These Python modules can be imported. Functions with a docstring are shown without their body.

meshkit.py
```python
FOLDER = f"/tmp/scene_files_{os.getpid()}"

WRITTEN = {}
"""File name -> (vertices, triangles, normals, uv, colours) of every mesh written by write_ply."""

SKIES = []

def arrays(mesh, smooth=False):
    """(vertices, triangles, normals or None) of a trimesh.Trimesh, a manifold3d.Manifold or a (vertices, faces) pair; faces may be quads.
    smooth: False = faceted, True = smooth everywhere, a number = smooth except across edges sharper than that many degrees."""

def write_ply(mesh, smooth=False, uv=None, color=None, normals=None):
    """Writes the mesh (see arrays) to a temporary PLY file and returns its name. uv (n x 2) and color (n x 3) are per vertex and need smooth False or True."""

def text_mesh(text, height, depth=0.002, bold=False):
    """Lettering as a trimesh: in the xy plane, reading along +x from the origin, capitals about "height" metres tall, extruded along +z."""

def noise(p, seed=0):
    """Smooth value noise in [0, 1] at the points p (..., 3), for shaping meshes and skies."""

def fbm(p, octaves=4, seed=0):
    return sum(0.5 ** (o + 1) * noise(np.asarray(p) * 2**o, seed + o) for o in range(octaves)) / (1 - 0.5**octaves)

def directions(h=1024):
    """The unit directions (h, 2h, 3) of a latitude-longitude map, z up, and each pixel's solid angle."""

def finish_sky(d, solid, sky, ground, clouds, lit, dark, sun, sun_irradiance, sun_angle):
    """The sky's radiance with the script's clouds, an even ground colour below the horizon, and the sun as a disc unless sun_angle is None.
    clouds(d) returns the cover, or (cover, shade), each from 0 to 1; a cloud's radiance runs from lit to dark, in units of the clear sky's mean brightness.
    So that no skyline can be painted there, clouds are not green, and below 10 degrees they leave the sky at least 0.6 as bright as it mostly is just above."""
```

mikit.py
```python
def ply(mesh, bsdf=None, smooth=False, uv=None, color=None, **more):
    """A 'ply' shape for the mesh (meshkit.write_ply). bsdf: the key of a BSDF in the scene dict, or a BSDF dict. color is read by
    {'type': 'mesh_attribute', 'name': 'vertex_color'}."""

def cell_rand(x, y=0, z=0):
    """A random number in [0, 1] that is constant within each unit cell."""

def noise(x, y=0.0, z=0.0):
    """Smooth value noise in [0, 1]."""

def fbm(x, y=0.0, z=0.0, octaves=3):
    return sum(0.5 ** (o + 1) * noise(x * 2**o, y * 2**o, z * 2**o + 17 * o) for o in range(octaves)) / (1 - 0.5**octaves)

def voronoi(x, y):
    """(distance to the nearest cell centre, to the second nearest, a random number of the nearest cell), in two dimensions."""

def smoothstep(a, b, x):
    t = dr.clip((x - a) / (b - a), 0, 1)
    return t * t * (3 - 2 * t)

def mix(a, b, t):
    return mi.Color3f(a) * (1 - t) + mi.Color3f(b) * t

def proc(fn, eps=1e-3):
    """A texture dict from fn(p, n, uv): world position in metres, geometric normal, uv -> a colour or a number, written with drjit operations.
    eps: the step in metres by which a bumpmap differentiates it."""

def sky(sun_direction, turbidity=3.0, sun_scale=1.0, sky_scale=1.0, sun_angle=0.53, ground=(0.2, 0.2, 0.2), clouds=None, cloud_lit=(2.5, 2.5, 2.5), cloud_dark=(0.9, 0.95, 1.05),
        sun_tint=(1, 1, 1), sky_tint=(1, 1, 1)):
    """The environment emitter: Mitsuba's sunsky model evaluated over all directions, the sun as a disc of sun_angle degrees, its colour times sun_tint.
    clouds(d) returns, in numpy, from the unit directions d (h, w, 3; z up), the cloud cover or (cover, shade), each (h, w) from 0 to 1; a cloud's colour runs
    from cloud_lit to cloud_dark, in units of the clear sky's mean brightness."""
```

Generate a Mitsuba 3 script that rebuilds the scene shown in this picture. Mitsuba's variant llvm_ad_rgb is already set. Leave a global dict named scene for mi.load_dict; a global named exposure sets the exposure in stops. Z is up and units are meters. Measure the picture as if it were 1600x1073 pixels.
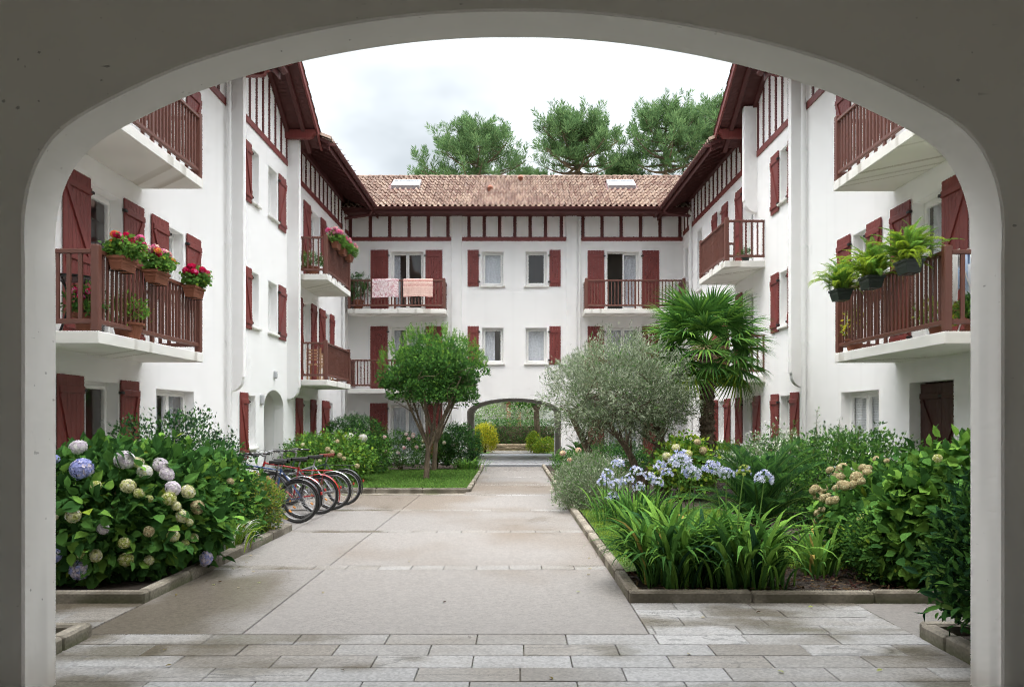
import math
import numpy as np
import trimesh
import drjit as dr
import mitsuba as mi
import mikit
import meshkit
from mikit import proc, noise, fbm, smoothstep, mix, cell_rand
from shapely.geometry import Polygon, box as sbox
from shapely.ops import unary_union
from scipy.interpolate import CubicSpline

T = mi.ScalarTransform4f
scene, labels = {}, {}
PI = math.pi

# ---------------------------------------------------------------- camera, sky, exposure
scene['camera'] = {
    'type': 'perspective', 'fov': 62.43, 'fov_axis': 'x', 'near_clip': 0.05, 'far_clip': 3000.0,
    'principal_point_offset_x': -0.00375, 'principal_point_offset_y': -0.1123,
    'to_world': T().look_at(origin=[0, 0, 1.57], target=[0, 1, 1.57], up=[0, 0, 1]),
}


def cloud_cover(d):
    """an overcast sky, brighter towards the zenith, with softly broken grey-blue patches"""
    q = d / np.maximum(d[..., 2:3] + 0.35, 0.25)
    a = meshkit.fbm(q * np.array([4.6, 5.2, 1.0]) + 3.7, 5, 4)
    b = meshkit.fbm(q * np.array([2.2, 2.6, 1.0]) + 11.3, 4, 9)
    s = np.clip((a * 0.6 + b * 0.4 - 0.34) / 0.32, 0, 1)
    s = s * s * (3 - 2 * s)
    t = np.clip((d[..., 2] - 0.36) / 0.64, 0, 1)
    return 1 + 0 * s, np.clip(1.0 - 0.88 * t * t * (3 - 2 * t) ** .8 - 0.072 * (1 - s), 0, 1)


scene['sky'] = mikit.sky([-0.15, -0.22, 0.96], turbidity=3, sun_scale=0.12, sun_angle=40, sun_tint=(1, 1, 1.04), clouds=cloud_cover,
                         cloud_lit=(6.1, 6.2, 6.35), cloud_dark=(0.565, 0.62, 0.665))
exposure = 3.58

# ---------------------------------------------------------------- materials
PALETTE = [
    (0.042, 0.112, 0.030),
    (0.085, 0.200, 0.044),
    (0.160, 0.310, 0.055),
    (0.260, 0.360, 0.045),
    (0.620, 0.580, 0.060),
    (0.185, 0.235, 0.150),
    (0.430, 0.480, 0.360),
    (0.190, 0.240, 0.135),
    (0.024, 0.066, 0.030),
    (0.110, 0.200, 0.085),
    (0.190, 0.300, 0.125),
    (0.420, 0.460, 0.780),
    (0.760, 0.700, 0.780),
    (0.740, 0.730, 0.460),
    (0.480, 0.540, 0.150),
    (0.500, 0.420, 0.250),
    (0.600, 0.018, 0.085),
    (0.800, 0.220, 0.420),
    (0.850, 0.300, 0.100),
    (0.820, 0.820, 0.780),
    (0.700, 0.720, 0.880),
    (0.120, 0.080, 0.045),
    (0.360, 0.280, 0.080),
    (0.045, 0.032, 0.020),
    (0.330, 0.450, 0.050),
    (0.750, 0.500, 0.420),
    (0.115, 0.200, 0.050),
    (0.055, 0.022, 0.020),
]


def palette(p, n, uv):
    c = mi.Color3f(*PALETTE[0])
    k = dr.floor(uv[0])
    for i, col in enumerate(PALETTE):
        if i:
            c = dr.select(k > i - 0.5, mi.Color3f(*col), c)
    return c * uv[1]


def mat(name, color, rough=0.7, bump=None, bscale=0.002, **kw):
    d = {'type': 'principled', 'base_color': color if isinstance(color, dict) else {'type': 'rgb', 'value': list(color)},
         'roughness': rough, **kw}
    if bump is not None:
        d = {'type': 'bumpmap', 'tex': bump, 'scale': bscale, 'bsdf': d}
    scene[name] = {'type': 'twosided', 'bsdf': d}


scene['m_leaf'] = {'type': 'principledthin', 'base_color': proc(palette), 'roughness': 0.6, 'eta': 1.35, 'diff_trans': 0.7, 'spec_trans': 0.0}
scene['m_gloss'] = {'type': 'principledthin', 'base_color': proc(palette), 'roughness': 0.36, 'eta': 1.45, 'diff_trans': 0.4, 'spec_trans': 0.0}


def f_plaster(p, n, uv):
    a = fbm(p.x * 0.7 + p.y * 0.7, p.y * 0.5 - p.x * .3, p.z * 0.5, 3)
    s = noise((p.x + p.y) * 5.0, p.z * 0.25, 3.0)
    g = mi.Color3f(.80, .795, .785) * (0.93 + 0.09 * a)
    dirt = smoothstep(0.62, 0.95, s) * 0.03 + smoothstep(0.9, 0.0, p.z) * 0.22 * noise(p.x * 4, p.y * 4, p.z * 3)
    return g * (1 - dirt)


def f_grain(p, n, uv):
    return noise(p.x * 130, p.y * 130, p.z * 130) * .6 + noise(p.x * 37, p.y * 37, p.z * 37) * .4


mat('m_plaster', proc(f_plaster), 0.9, proc(f_grain, 0.004), 0.0035)


def f_arch(p, n, uv):
    a = fbm(p.x * 1.1, p.y * 1.1, p.z * 1.1, 4)
    sp = noise(p.x * 26, p.y * 26, p.z * 26)
    spots = smoothstep(.90, .95, sp) * smoothstep(.45, .6, noise(p.x * 1.7, p.y * 2, p.z * 1.7 + 5))
    streak = smoothstep(.50, .85, noise(p.x * 7 + p.y * 9, 2.0, p.z * .55)) * smoothstep(3.6, .4, p.z) * (.5 + noise(p.x * 3, p.y * 3, p.z * 2))
    base = mix((.65, .637, .605), (.77, .757, .728), a)
    foot = smoothstep(0.45, 0.0, p.z + 0.25 * noise(p.x * 5, p.y * 5, p.z * 5))
    base = mix(base, (.36, .32, .26), foot * .55)
    return base * (1 - .5 * spots - .16 * streak)


mat('m_arch', proc(f_arch), 0.92, proc(f_grain, 0.004), 0.006)


def f_red(p, n, uv):
    a = noise(p.x * 3.0, p.y * 3.0, p.z * 3.0)
    g = noise((p.x + p.y) * 60, (p.x - p.y) * 9, p.z * 2.2)
    return mix((.122, .0195, .0170), (.200, .037, .030), a * .55 + g * .45)


mat('m_red', proc(f_red), 0.5)
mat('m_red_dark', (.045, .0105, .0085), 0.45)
mat('m_timber', (.088, .019, .0155), 0.55)
mat('m_soffit', (.085, .021, .019), 0.6)
mat('m_rail', (.120, .043, .030), 0.42)
mat('m_iron', (.02, .02, .02), 0.4, metallic=.5)


def f_slab(p, n, uv):
    s = noise((p.x + p.y) * 6.5, 1.0, p.z * .9)
    m = smoothstep(.66, .9, s)
    return mix((.68, .67, .63), (.34, .31, .25), m * .6) * (.9 + .16 * noise(p.x * 2, p.y * 2, p.z * 2))


mat('m_slab', proc(f_slab), 0.9, proc(f_grain, 0.004), 0.002)
mat('m_pvc', (.74, .74, .73), 0.4)
mat('m_frame', (.72, .72, .70), 0.35)
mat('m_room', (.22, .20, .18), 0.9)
mat('m_dark', (.03, .028, .026), 0.8)


def f_curtain(p, n, uv):
    w = noise((p.x + p.y) * 42, p.z * 38, 1.0)
    return mi.Color3f(.50, .525, .56) * (.90 + .16 * smoothstep(.38, .6, w))


mat('m_curtain', proc(f_curtain), 0.9)
mat('m_blind', (.62, .64, .66), 0.5)
scene['m_glass'] = {'type': 'thindielectric', 'int_ior': 1.5}


def f_tile(p, n, uv):
    c = mix((.108, .056, .040), (.225, .160, .120), uv[0])
    lich = smoothstep(.55, .8, noise(p.x * 9, p.y * 9, p.z * 9))
    c = mix(c, (.27, .22, .185), lich * .5)
    return c * (.86 + .22 * uv[1])


mat('m_tile', proc(f_tile), 0.85)


def wetness(p):
    """where the lane has not dried yet: along the left bed, and in loose blotches"""
    b = fbm(p.x * 1.25 + 9, p.y * .75, 0.0, 4)
    edge = smoothstep(-.9, -2.9, p.x + 1.1 * (b - .5)) * smoothstep(14.0, 8.0, p.y)
    return smoothstep(.56, .80, b * .80 + .30 * edge), edge


def f_path(p, n, uv):
    a = fbm(p.x * .5, p.y * .30, 0.0, 4)
    sp = noise(p.x * 85, p.y * 85, 0.0) * .55 + noise(p.x * 37, p.y * 37, 1.0) * .45
    w, edge = wetness(p)
    c = mix((.128, .106, .084), (.168, .158, .148), smoothstep(.30, .58, a))
    c = c * (.78 + .42 * sp)
    c = mix(c, c * mi.Color3f(.66, .61, .53), w)
    tide = smoothstep(.05, .0, dr.abs(w - .35)) * .12
    return c * (1 - tide) * (.92 + .16 * uv[1])


def f_path_rough(p, n, uv):
    return .60 - .36 * wetness(p)[0]


mat('m_path', proc(f_path), proc(f_path_rough), proc(f_grain, 0.004), 0.004)


def f_paver(p, n, uv):
    a = fbm(p.x * 1.1, p.y * 1.9, 2.0, 4)
    v = fbm(p.x * 1.6 + 4 * a, p.y * 4.5, uv[0] * 31, 3)
    c = mix((.160, .145, .125), (.262, .262, .260), smoothstep(.20, .80, uv[0] * .5 + a * .6))
    vein = smoothstep(.035, .0, dr.abs(v - .5)) * smoothstep(.55, .9, uv[1])
    side = .20 * smoothstep(-.6, -2.8, p.x) + .12 * smoothstep(1.0, 2.6, p.x)
    wet = smoothstep(.44, .66, fbm(p.x * 1.5 + 3, p.y * 2.6, 6.0, 4) * .75 + side)
    c = c * (1 - .35 * vein)
    c = mix(c, c * mi.Color3f(.56, .52, .45), wet)
    return c * (.80 + .38 * noise(p.x * 70, p.y * 70, 0.0)) * (.86 + .2 * uv[1])


def f_paver_rough(p, n, uv):
    side = .20 * smoothstep(-.6, -2.8, p.x) + .12 * smoothstep(1.0, 2.6, p.x)
    return .55 - .28 * smoothstep(.44, .66, fbm(p.x * 1.5 + 3, p.y * 2.6, 6.0, 4) * .75 + side)


mat('m_paver', proc(f_paver), proc(f_paver_rough), proc(f_grain, 0.004), 0.0022)


def f_kerb(p, n, uv):
    a = fbm(p.x * 4, p.y * 4, p.z * 4, 3)
    c = mix((.095, .083, .062), (.20, .18, .145), smoothstep(.3, .7, a))
    moss = smoothstep(.5, .75, noise(p.x * 2.2, p.y * 2.2, 7.0)) * smoothstep(0.10, 0.0, p.z)
    return mix(c, (.07, .075, .035), moss * .8) * (.75 + .5 * noise(p.x * 60, p.y * 60, p.z * 60))


mat('m_kerb', proc(f_kerb), 0.85, proc(f_grain, 0.004), 0.004)


def f_soil(p, n, uv):
    return mix((.010, .008, .006), (.042, .030, .022), noise(p.x * 30, p.y * 30, p.z * 30) * .7 + .3 * noise(p.x * 7, p.y * 7, 0))


mat('m_soil', proc(f_soil), 0.95, proc(f_grain, 0.004), 0.01)


def f_lawn(p, n, uv):
    return mix((.022, .055, .010), (.075, .125, .022), noise(p.x * 45, p.y * 45, 0) * .6 + .4 * noise(p.x * 2, p.y * 2, 3))


mat('m_lawn', proc(f_lawn), 0.95)


def f_bark(p, n, uv):
    a = noise(p.x * 26, p.y * 26, p.z * 6)
    b = noise(p.x * 5, p.y * 5, p.z * 4)
    return mix((.050, .036, .026), (.20, .15, .105), a * .6 + b * .4) * (.85 + .3 * b)


mat('m_bark', proc(f_bark), 0.9, proc(lambda p, n, uv: noise(p.x * 30, p.y * 30, p.z * 7), 0.003), 0.02)
mat('m_terra', (.20, .068, .036), 0.75)
mat('m_green_plastic', (.012, .022, .018), 0.45)
mat('m_rubber', (.014, .014, .014), 0.65)
mat('m_chrome', (.36, .36, .37), 0.3, metallic=.85)
mat('m_bike_black', (.016, .016, .020), 0.25, clearcoat=.6)
mat('m_bike_blue', (.03, .07, .19), 0.25, clearcoat=.6)
mat('m_bike_red', (.34, .012, .015), 0.25, clearcoat=.6)
mat('m_bike_silver', (.45, .47, .50), 0.3, metallic=.6)
mat('m_bike_green', (.02, .05, .035), 0.3, clearcoat=.5)
mat('m_saddle', (.018, .018, .018), 0.55)
mat('m_saddle_brown', (.15, .035, .022), 0.5)
mat('m_amber', (.75, .28, .02), 0.3)
mat('m_wood', (.40, .22, .11), 0.6)
mat('m_white_cloth', (.74, .74, .74), 0.9)
mat('m_pale_blue', (.45, .55, .70), 0.9)


def f_stripe(p, n, uv):
    v = uv[1] * 19
    k = cell_rand(dr.floor(v), 5.0, 0)
    c = mix((.50, .17, .15), (.74, .60, .52), k)
    fine = smoothstep(.35, .65, noise(uv[0] * 60, uv[1] * 90, 0))
    return mix(c, (.78, .70, .62), fine * .35)


def f_floral(p, n, uv):
    a = noise(uv[0] * 46, uv[1] * 40, 4.0)
    return mix((.78, .74, .74), (.50, .20, .24), smoothstep(.48, .66, a))


mat('m_towel_stripe', proc(f_stripe), 0.95)
mat('m_towel_floral', proc(f_floral), 0.95)


def f_rubble(p, n, uv):
    a = noise(p.x * 14, p.y * 14, p.z * 14)
    return mix((.20, .15, .10), (.42, .34, .24), a)


mat('m_rubble', proc(f_rubble), 0.9)
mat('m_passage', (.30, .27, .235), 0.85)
mat('m_brick_red', (.34, .10, .06), 0.85)
mat('m_step', (.20, .21, .225), 0.4)
mat('m_ground', (.16, .15, .11), 0.95)
mat('m_grey_plastic', (.40, .41, .42), 0.4)
mat('m_skylight', (.40, .43, .46), 0.25)
mat('m_brass', (.14, .11, .07), 0.35, metallic=.8)


# ---------------------------------------------------------------- mesh helpers
def rng(seed):
    return np.random.default_rng(seed)


class MB:
    """collects pieces into one mesh"""

    def __init__(self):
        self.v, self.f, self.u, self.n = [], [], [], 0

    def add(self, v, f, uv=None):
        v, f = np.asarray(v, float), np.asarray(f, int)
        if f.shape[1] == 4:
            f = np.vstack([f[:, [0, 1, 2]], f[:, [0, 2, 3]]])
        self.v.append(v)
        self.f.append(f + self.n)
        self.u.append(np.tile([.5, .5], (len(v), 1)) if uv is None else np.broadcast_to(np.asarray(uv, float), (len(v), 2)))
        self.n += len(v)
        return self

    def tm(self, m, uv=None):
        return self.add(m.vertices, m.faces, uv)

    def box(self, x0, x1, y0, y1, z0, z1, uv=None, b=0.0):
        v, f = cbox(x0, x1, y0, y1, z0, z1, b)
        return self.add(v, f, uv)

    def tube(self, pts, r, sides=8, uv=None, caps=True):
        v, f = tube(pts, r, sides, caps)
        return self.add(v, f, uv)

    def arrays(self):
        return np.vstack(self.v), np.vstack(self.f)

    def uv(self):
        return np.vstack(self.u)


_S = np.array([[x, y, z] for x in (-1, 1) for y in (-1, 1) for z in (-1, 1)], float)
_BF = np.array([[0, 1, 3, 2], [4, 6, 7, 5], [0, 4, 5, 1], [2, 3, 7, 6], [0, 2, 6, 4], [1, 5, 7, 3]])
_cv = np.vstack([_S * np.array([1, .8, .8]), _S * np.array([.8, 1, .8]), _S * np.array([.8, .8, 1])])
_ch = trimesh.convex.convex_hull(_cv)
_idx = np.array([int(np.argmin(((_cv - q) ** 2).sum(1))) for q in _ch.vertices])
_CF = _idx[_ch.faces]


def cbox(x0, x1, y0, y1, z0, z1, b=0.0):
    c = np.array([(x0 + x1) / 2, (y0 + y1) / 2, (z0 + z1) / 2])
    h = np.abs(np.array([(x1 - x0) / 2, (y1 - y0) / 2, (z1 - z0) / 2]))
    if b <= 0:
        return c + _S * h, _BF
    b = min(b, h.min() * .9)
    i = h - b
    v = np.vstack([_S * [h[0], i[1], i[2]], _S * [i[0], h[1], i[2]], _S * [i[0], i[1], h[2]]])
    return c + v, _CF


def tube(pts, r, sides=8, caps=True):
    p = np.asarray(pts, float)
    t = np.gradient(p, axis=0)
    t /= np.linalg.norm(t, axis=1, keepdims=True) + 1e-12
    ref = np.array([0, 0, 1.0]) if np.abs(t[:, 2]).mean() < .8 else np.array([1.0, 0, 0])
    a = np.cross(t, ref)
    a /= np.linalg.norm(a, axis=1, keepdims=True) + 1e-12
    b = np.cross(t, a)
    ang = np.arange(sides) * 2 * PI / sides
    r = np.broadcast_to(np.asarray(r, float), (len(p),))
    v = p[:, None] + r[:, None, None] * (np.cos(ang)[None, :, None] * a[:, None] + np.sin(ang)[None, :, None] * b[:, None])
    v = v.reshape(-1, 3)
    i, j = np.meshgrid(np.arange(len(p) - 1), np.arange(sides), indexing='ij')
    q = np.stack([i * sides + j, i * sides + (j + 1) % sides, (i + 1) * sides + (j + 1) % sides, (i + 1) * sides + j], -1).reshape(-1, 4)
    f = np.vstack([q[:, [0, 1, 2]], q[:, [0, 2, 3]]])
    if caps:
        n = len(v)
        v = np.vstack([v, p[:1], p[-1:]])
        k = np.arange(sides)
        f = np.vstack([f, np.stack([k, np.full(sides, n), (k + 1) % sides], 1),
                       np.stack([k + (len(p) - 1) * sides, (k + 1) % sides + (len(p) - 1) * sides, np.full(sides, n + 1)], 1)])
    return v, f


def lathe(profile, sides=24):
    pr = np.asarray(profile, float)
    ang = np.arange(sides) * 2 * PI / sides
    v = np.stack([pr[:, None, 0] * np.cos(ang), pr[:, None, 0] * np.sin(ang), np.broadcast_to(pr[:, None, 1], (len(pr), sides))], -1).reshape(-1, 3)
    i, j = np.meshgrid(np.arange(len(pr) - 1), np.arange(sides), indexing='ij')
    q = np.stack([i * sides + j, i * sides + (j + 1) % sides, (i + 1) * sides + (j + 1) % sides, (i + 1) * sides + j], -1).reshape(-1, 4)
    return v, np.vstack([q[:, [0, 1, 2]], q[:, [0, 2, 3]]])


def torus(R, r, n=36, m=8):
    a, b = np.meshgrid(np.arange(n) * 2 * PI / n, np.arange(m) * 2 * PI / m, indexing='ij')
    v = np.stack([(R + r * np.cos(b)) * np.cos(a), r * np.sin(b), (R + r * np.cos(b)) * np.sin(a)], -1).reshape(-1, 3)
    i, j = np.meshgrid(np.arange(n), np.arange(m), indexing='ij')
    q = np.stack([i * m + j, ((i + 1) % n) * m + j, ((i + 1) % n) * m + (j + 1) % m, i * m + (j + 1) % m], -1).reshape(-1, 4)
    return v, np.vstack([q[:, [0, 1, 2]], q[:, [0, 2, 3]]])


def smooth_curve(pts, n=12):
    p = np.asarray(pts, float)
    t = np.arange(len(p))
    return CubicSpline(t, p)(np.linspace(0, len(p) - 1, n))


def fresh(name):
    if name not in taken:
        taken.add(name)
        return name
    k = counters.get(name, 0) + 1
    while f'{name}_{k:03d}' in taken:
        k += 1
    counters[name] = k
    taken.add(f'{name}_{k:03d}')
    return f'{name}_{k:03d}'


taken, counters = set(), {}


def thing(name, label, cat, group=None):
    k = fresh(name)
    labels[k] = {'label': label, 'category': cat}
    if group:
        labels[k]['group'] = group
    return k


def struct(name, shape=None, label=None):
    k = fresh(name)
    if shape is not None:
        scene[k] = shape
    labels[k] = {'kind': 'structure'}
    if label:
        labels[k]['label'] = label
    return k


def P(m, bsdf, smooth=False, uv=None):
    if isinstance(m, MB):
        if uv is None and bsdf in UVMATS:
            uv = m.uv()
        m = m.arrays()
    if uv is not None and len(np.shape(uv)) == 1:
        uv = np.tile(np.asarray(uv, float), (len(m[0]), 1))
    return mikit.ply(m, bsdf, smooth, uv)


UVMATS = {'m_leaf', 'm_gloss', 'm_tile', 'm_path', 'm_paver', 'm_towel_stripe', 'm_towel_floral'}


def part(parent, name, shape, label=None, stuff=False, to_world=None):
    k = fresh(f'{parent}__{name}')
    scene[k] = shape if to_world is None else {**shape, 'to_world': to_world}
    if label or stuff:
        labels[k] = {}
        if label:
            labels[k]['label'] = label
        if stuff:
            labels[k]['kind'] = 'stuff'
    return k


def holder(parent, name, label=None):
    k = fresh(f'{parent}__{name}')
    if label:
        labels[k] = {'label': label}
    return k


def M4(x=None, y=None, z=None, t=(0, 0, 0)):
    m = np.eye(4)
    m[:3, 0], m[:3, 1], m[:3, 2], m[:3, 3] = x, y, z, t
    return T(m)


def extrude(poly, h):
    ms = [trimesh.creation.extrude_polygon(g, h, engine='earcut') for g in getattr(poly, 'geoms', [poly])]
    return trimesh.util.concatenate(ms)
# ---------------------------------------------------------------- ground and paving
YA0, YA1 = 4.70, 5.04            # the near archway wall
YR = 30.5                        # rear facade
F1, F2 = 2.68, 5.53              # floor levels


def left_map(v):
    v = np.asarray(v, float)
    return np.stack([-6.1 - .005 * (23 - v[:, 0]) + v[:, 1], v[:, 0], v[:, 2]], 1)


def right_map(v):
    v = np.asarray(v, float)
    return np.stack([6.05 + .014 * (30.5 - v[:, 0]) - v[:, 1], v[:, 0], v[:, 2]], 1)


def rear_map(v):
    v = np.asarray(v, float)
    return np.stack([v[:, 0], YR - v[:, 1], v[:, 2]], 1)


def grid_sheet(x0, x1, y0, y1, z):
    return np.array([[x0, y0, z], [x1, y0, z], [x1, y1, z], [x0, y1, z]], float), np.array([[0, 1, 2, 3]])


struct('ground', P(grid_sheet(-900, 900, -300, 1800, -0.06), 'm_ground'))
pavement = struct('pavement', P(grid_sheet(-3.9, 3.9, -10, 7.4, -0.022), 'm_kerb'))
r = rng(1)
for k in range(27):
    y1 = 6.215 - .28 * k
    y0 = y1 - .28
    off = (0.028 if k % 2 else -.285) + r.normal(0, .012)
    n0 = 6
    if y1 < 4.6 and k % 2:
        pass
    for i in range(-6, 6):
        x0, x1 = off + .645 * i, off + .645 * (i + 1)
        x0, x1 = max(x0, -3.12), min(x1, 2.93 if y1 < 6.3 else 2.92)
        if x1 - x0 < .04:
            continue
        if y1 < 4.6:        # behind the frame
            continue
        m = MB().box(x0 + .003, x1 - .003, y0 + .003, y1 - .003, -.05, r.normal(0, .0012), (r.random(), r.random()), .004)
        part(pavement, 'paver', P(m, 'm_paver'))
m = MB()
for k in range(45):
    for i in range(-6, 6):
        m.box(-.2 + .645 * i + .32 * (k % 2), -.206 + .645 * (i + 1) + .32 * (k % 2), 4.52 - .28 * (k + 1) + .006, 4.52 - .28 * k, -.05, 0, (r.random(), r.random()), .004)
part(pavement, 'paver_field', P(m, 'm_paver'), stuff=True)
for k in range(4):                      # to the right of the lane
    y0 = 6.222 + .265 * k
    ro = r.normal(0, .04)
    for i in range(-1, 5):
        x0 = .975 + .645 * (i - .5 * (k % 2)) + ro
        x1 = x0 + .645
        x0, x1 = max(x0, .985), min(x1, 2.92)
        if x1 - x0 > .05:
            part(pavement, 'paver', P(MB().box(x0 + .003, x1 - .003, y0 + .003, min(y0 + .262, 7.28), -.05, r.normal(0, .0012), (r.random() * .5 + .4, r.random()), .004), 'm_paver'))
for k in range(3):                      # and to the left
    y0 = 6.24 + .36 * k
    for i in range(4):
        x1 = -3.21 - .75 * i + (.36 if k % 2 else 0)
        x0 = x1 - .75
        x1 = min(x1, -3.21)
        part(pavement, 'paver', P(MB().box(x0 + .003, x1 - .003, y0 + .003, y0 + .357, -.05, r.normal(0, .0012), (r.random() * .5, r.random()), .004), 'm_paver'))
gravel = part(pavement, 'gravel_strip', P(grid_sheet(2.925, 6.3, 6.1, 7.3, -.004), 'm_path', uv=(.5, .3)))

path = struct('path', P(grid_sheet(-6.3, 6.3, 6.22, 31, -0.03), 'm_kerb'))
BANDS = [(8.91, 9.17), (11.85, 12.09), (14.7, 14.93), (17.75, 17.97), (20.6, 20.8), (23.5, 23.7), (26.3, 26.5)]
edges = [6.225] + [e for b in BANDS for e in b] + [30.6]
for k in range(0, len(edges), 2):
    y0, y1 = edges[k], edges[k + 1]
    xs = [-3.2, -2.02, 0.985] if y1 < 12 else ([-6.2, -3.2, -2.02, .96] if y1 < 18.6 else [-1.1, .93])
    for x0, x1 in zip(xs[:-1], xs[1:]):
        part(path, 'concrete_panel', P(MB().box(x0 + .005, x1 - .005, y0 + .003, y1 - .003, -.04, 0, (.5, r.random()), .004), 'm_path'))
for bi, (y0, y1) in enumerate(BANDS):
    xa, xb = (-3.2, .97) if y1 < 12.2 else ((-3.2, .95) if y1 < 18 else (-1.1, .92))
    n = int(round((xb - xa) / .335))
    for i in range(n):
        x0 = xa + (xb - xa) * i / n
        part(path, 'stone_strip', P(MB().box(x0 + .003, x0 + (xb - xa) / n - .003, y0, y1, -.04, .0015 + r.normal(0, .0008), (.1 + r.random() * .3, r.random() * .6), .003), 'm_paver'))

# kerbs and beds
KERBS = MB()


def kerb_run(parent, x0, y0, x1, y1, w=.11, h=.10, seg=1.0):
    L = math.hypot(x1 - x0, y1 - y0)
    n = max(1, int(round(L / seg)))
    ux, uy = (x1 - x0) / L, (y1 - y0) / L
    for i in range(n):
        a, b = L * i / n + .002, L * (i + 1) / n - .002
        v, f = cbox(a, b, -w / 2, w / 2, -.05, h + r.normal(0, .003), .018)
        ww = np.stack([x0 + v[:, 0] * ux - v[:, 1] * uy, y0 + v[:, 0] * uy + v[:, 1] * ux, v[:, 2]], 1)
        part(parent, 'kerb_stone', P((ww, f), 'm_kerb'))


def bumpy_sheet(x0, x1, y0, y1, z, amp, n=40, seed=0):
    xs, ys = np.meshgrid(np.linspace(x0, x1, n), np.linspace(y0, y1, n), indexing='ij')
    zz = z + amp * (meshkit.fbm(np.stack([xs * 2.3, ys * 2.3, xs * 0], -1), 4, seed) - .5)
    v = np.stack([xs, ys, zz], -1).reshape(-1, 3)
    i, j = np.meshgrid(np.arange(n - 1), np.arange(n - 1), indexing='ij')
    q = np.stack([i * n + j, (i + 1) * n + j, (i + 1) * n + j + 1, i * n + j + 1], -1).reshape(-1, 4)
    return v, q


bed = struct('flower_bed', P(bumpy_sheet(-6.3, -3.25, 7.42, 12.06, .045, .07, seed=2), 'm_soil', True), 'dark soil of the left front flower bed')
kerb_run(bed, -3.255, 7.38, -3.255, 12.1)
kerb_run(bed, -6.2, 7.33, -3.2, 7.33)
bed2 = struct('flower_bed', P(bumpy_sheet(1.04, 6.5, 7.40, 30.4, .045, .08, 70, 3), 'm_soil', True), 'dark soil of the long right flower bed')
kerb_run(bed2, 1.035, 7.38, .985, 14.0)
kerb_run(bed2, .985, 7.33, 5.2, 7.33)
kerb_run(bed2, .98, 14.0, .93, 28.5)
bed3 = struct('flower_bed', P(bumpy_sheet(-6.3, -1.15, 18.75, 30.4, .045, .08, 50, 4), 'm_soil', True), 'dark soil of the bed round the left lawn')
kerb_run(bed3, -1.05, 18.65, -1.12, 28.5, h=.08)
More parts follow.
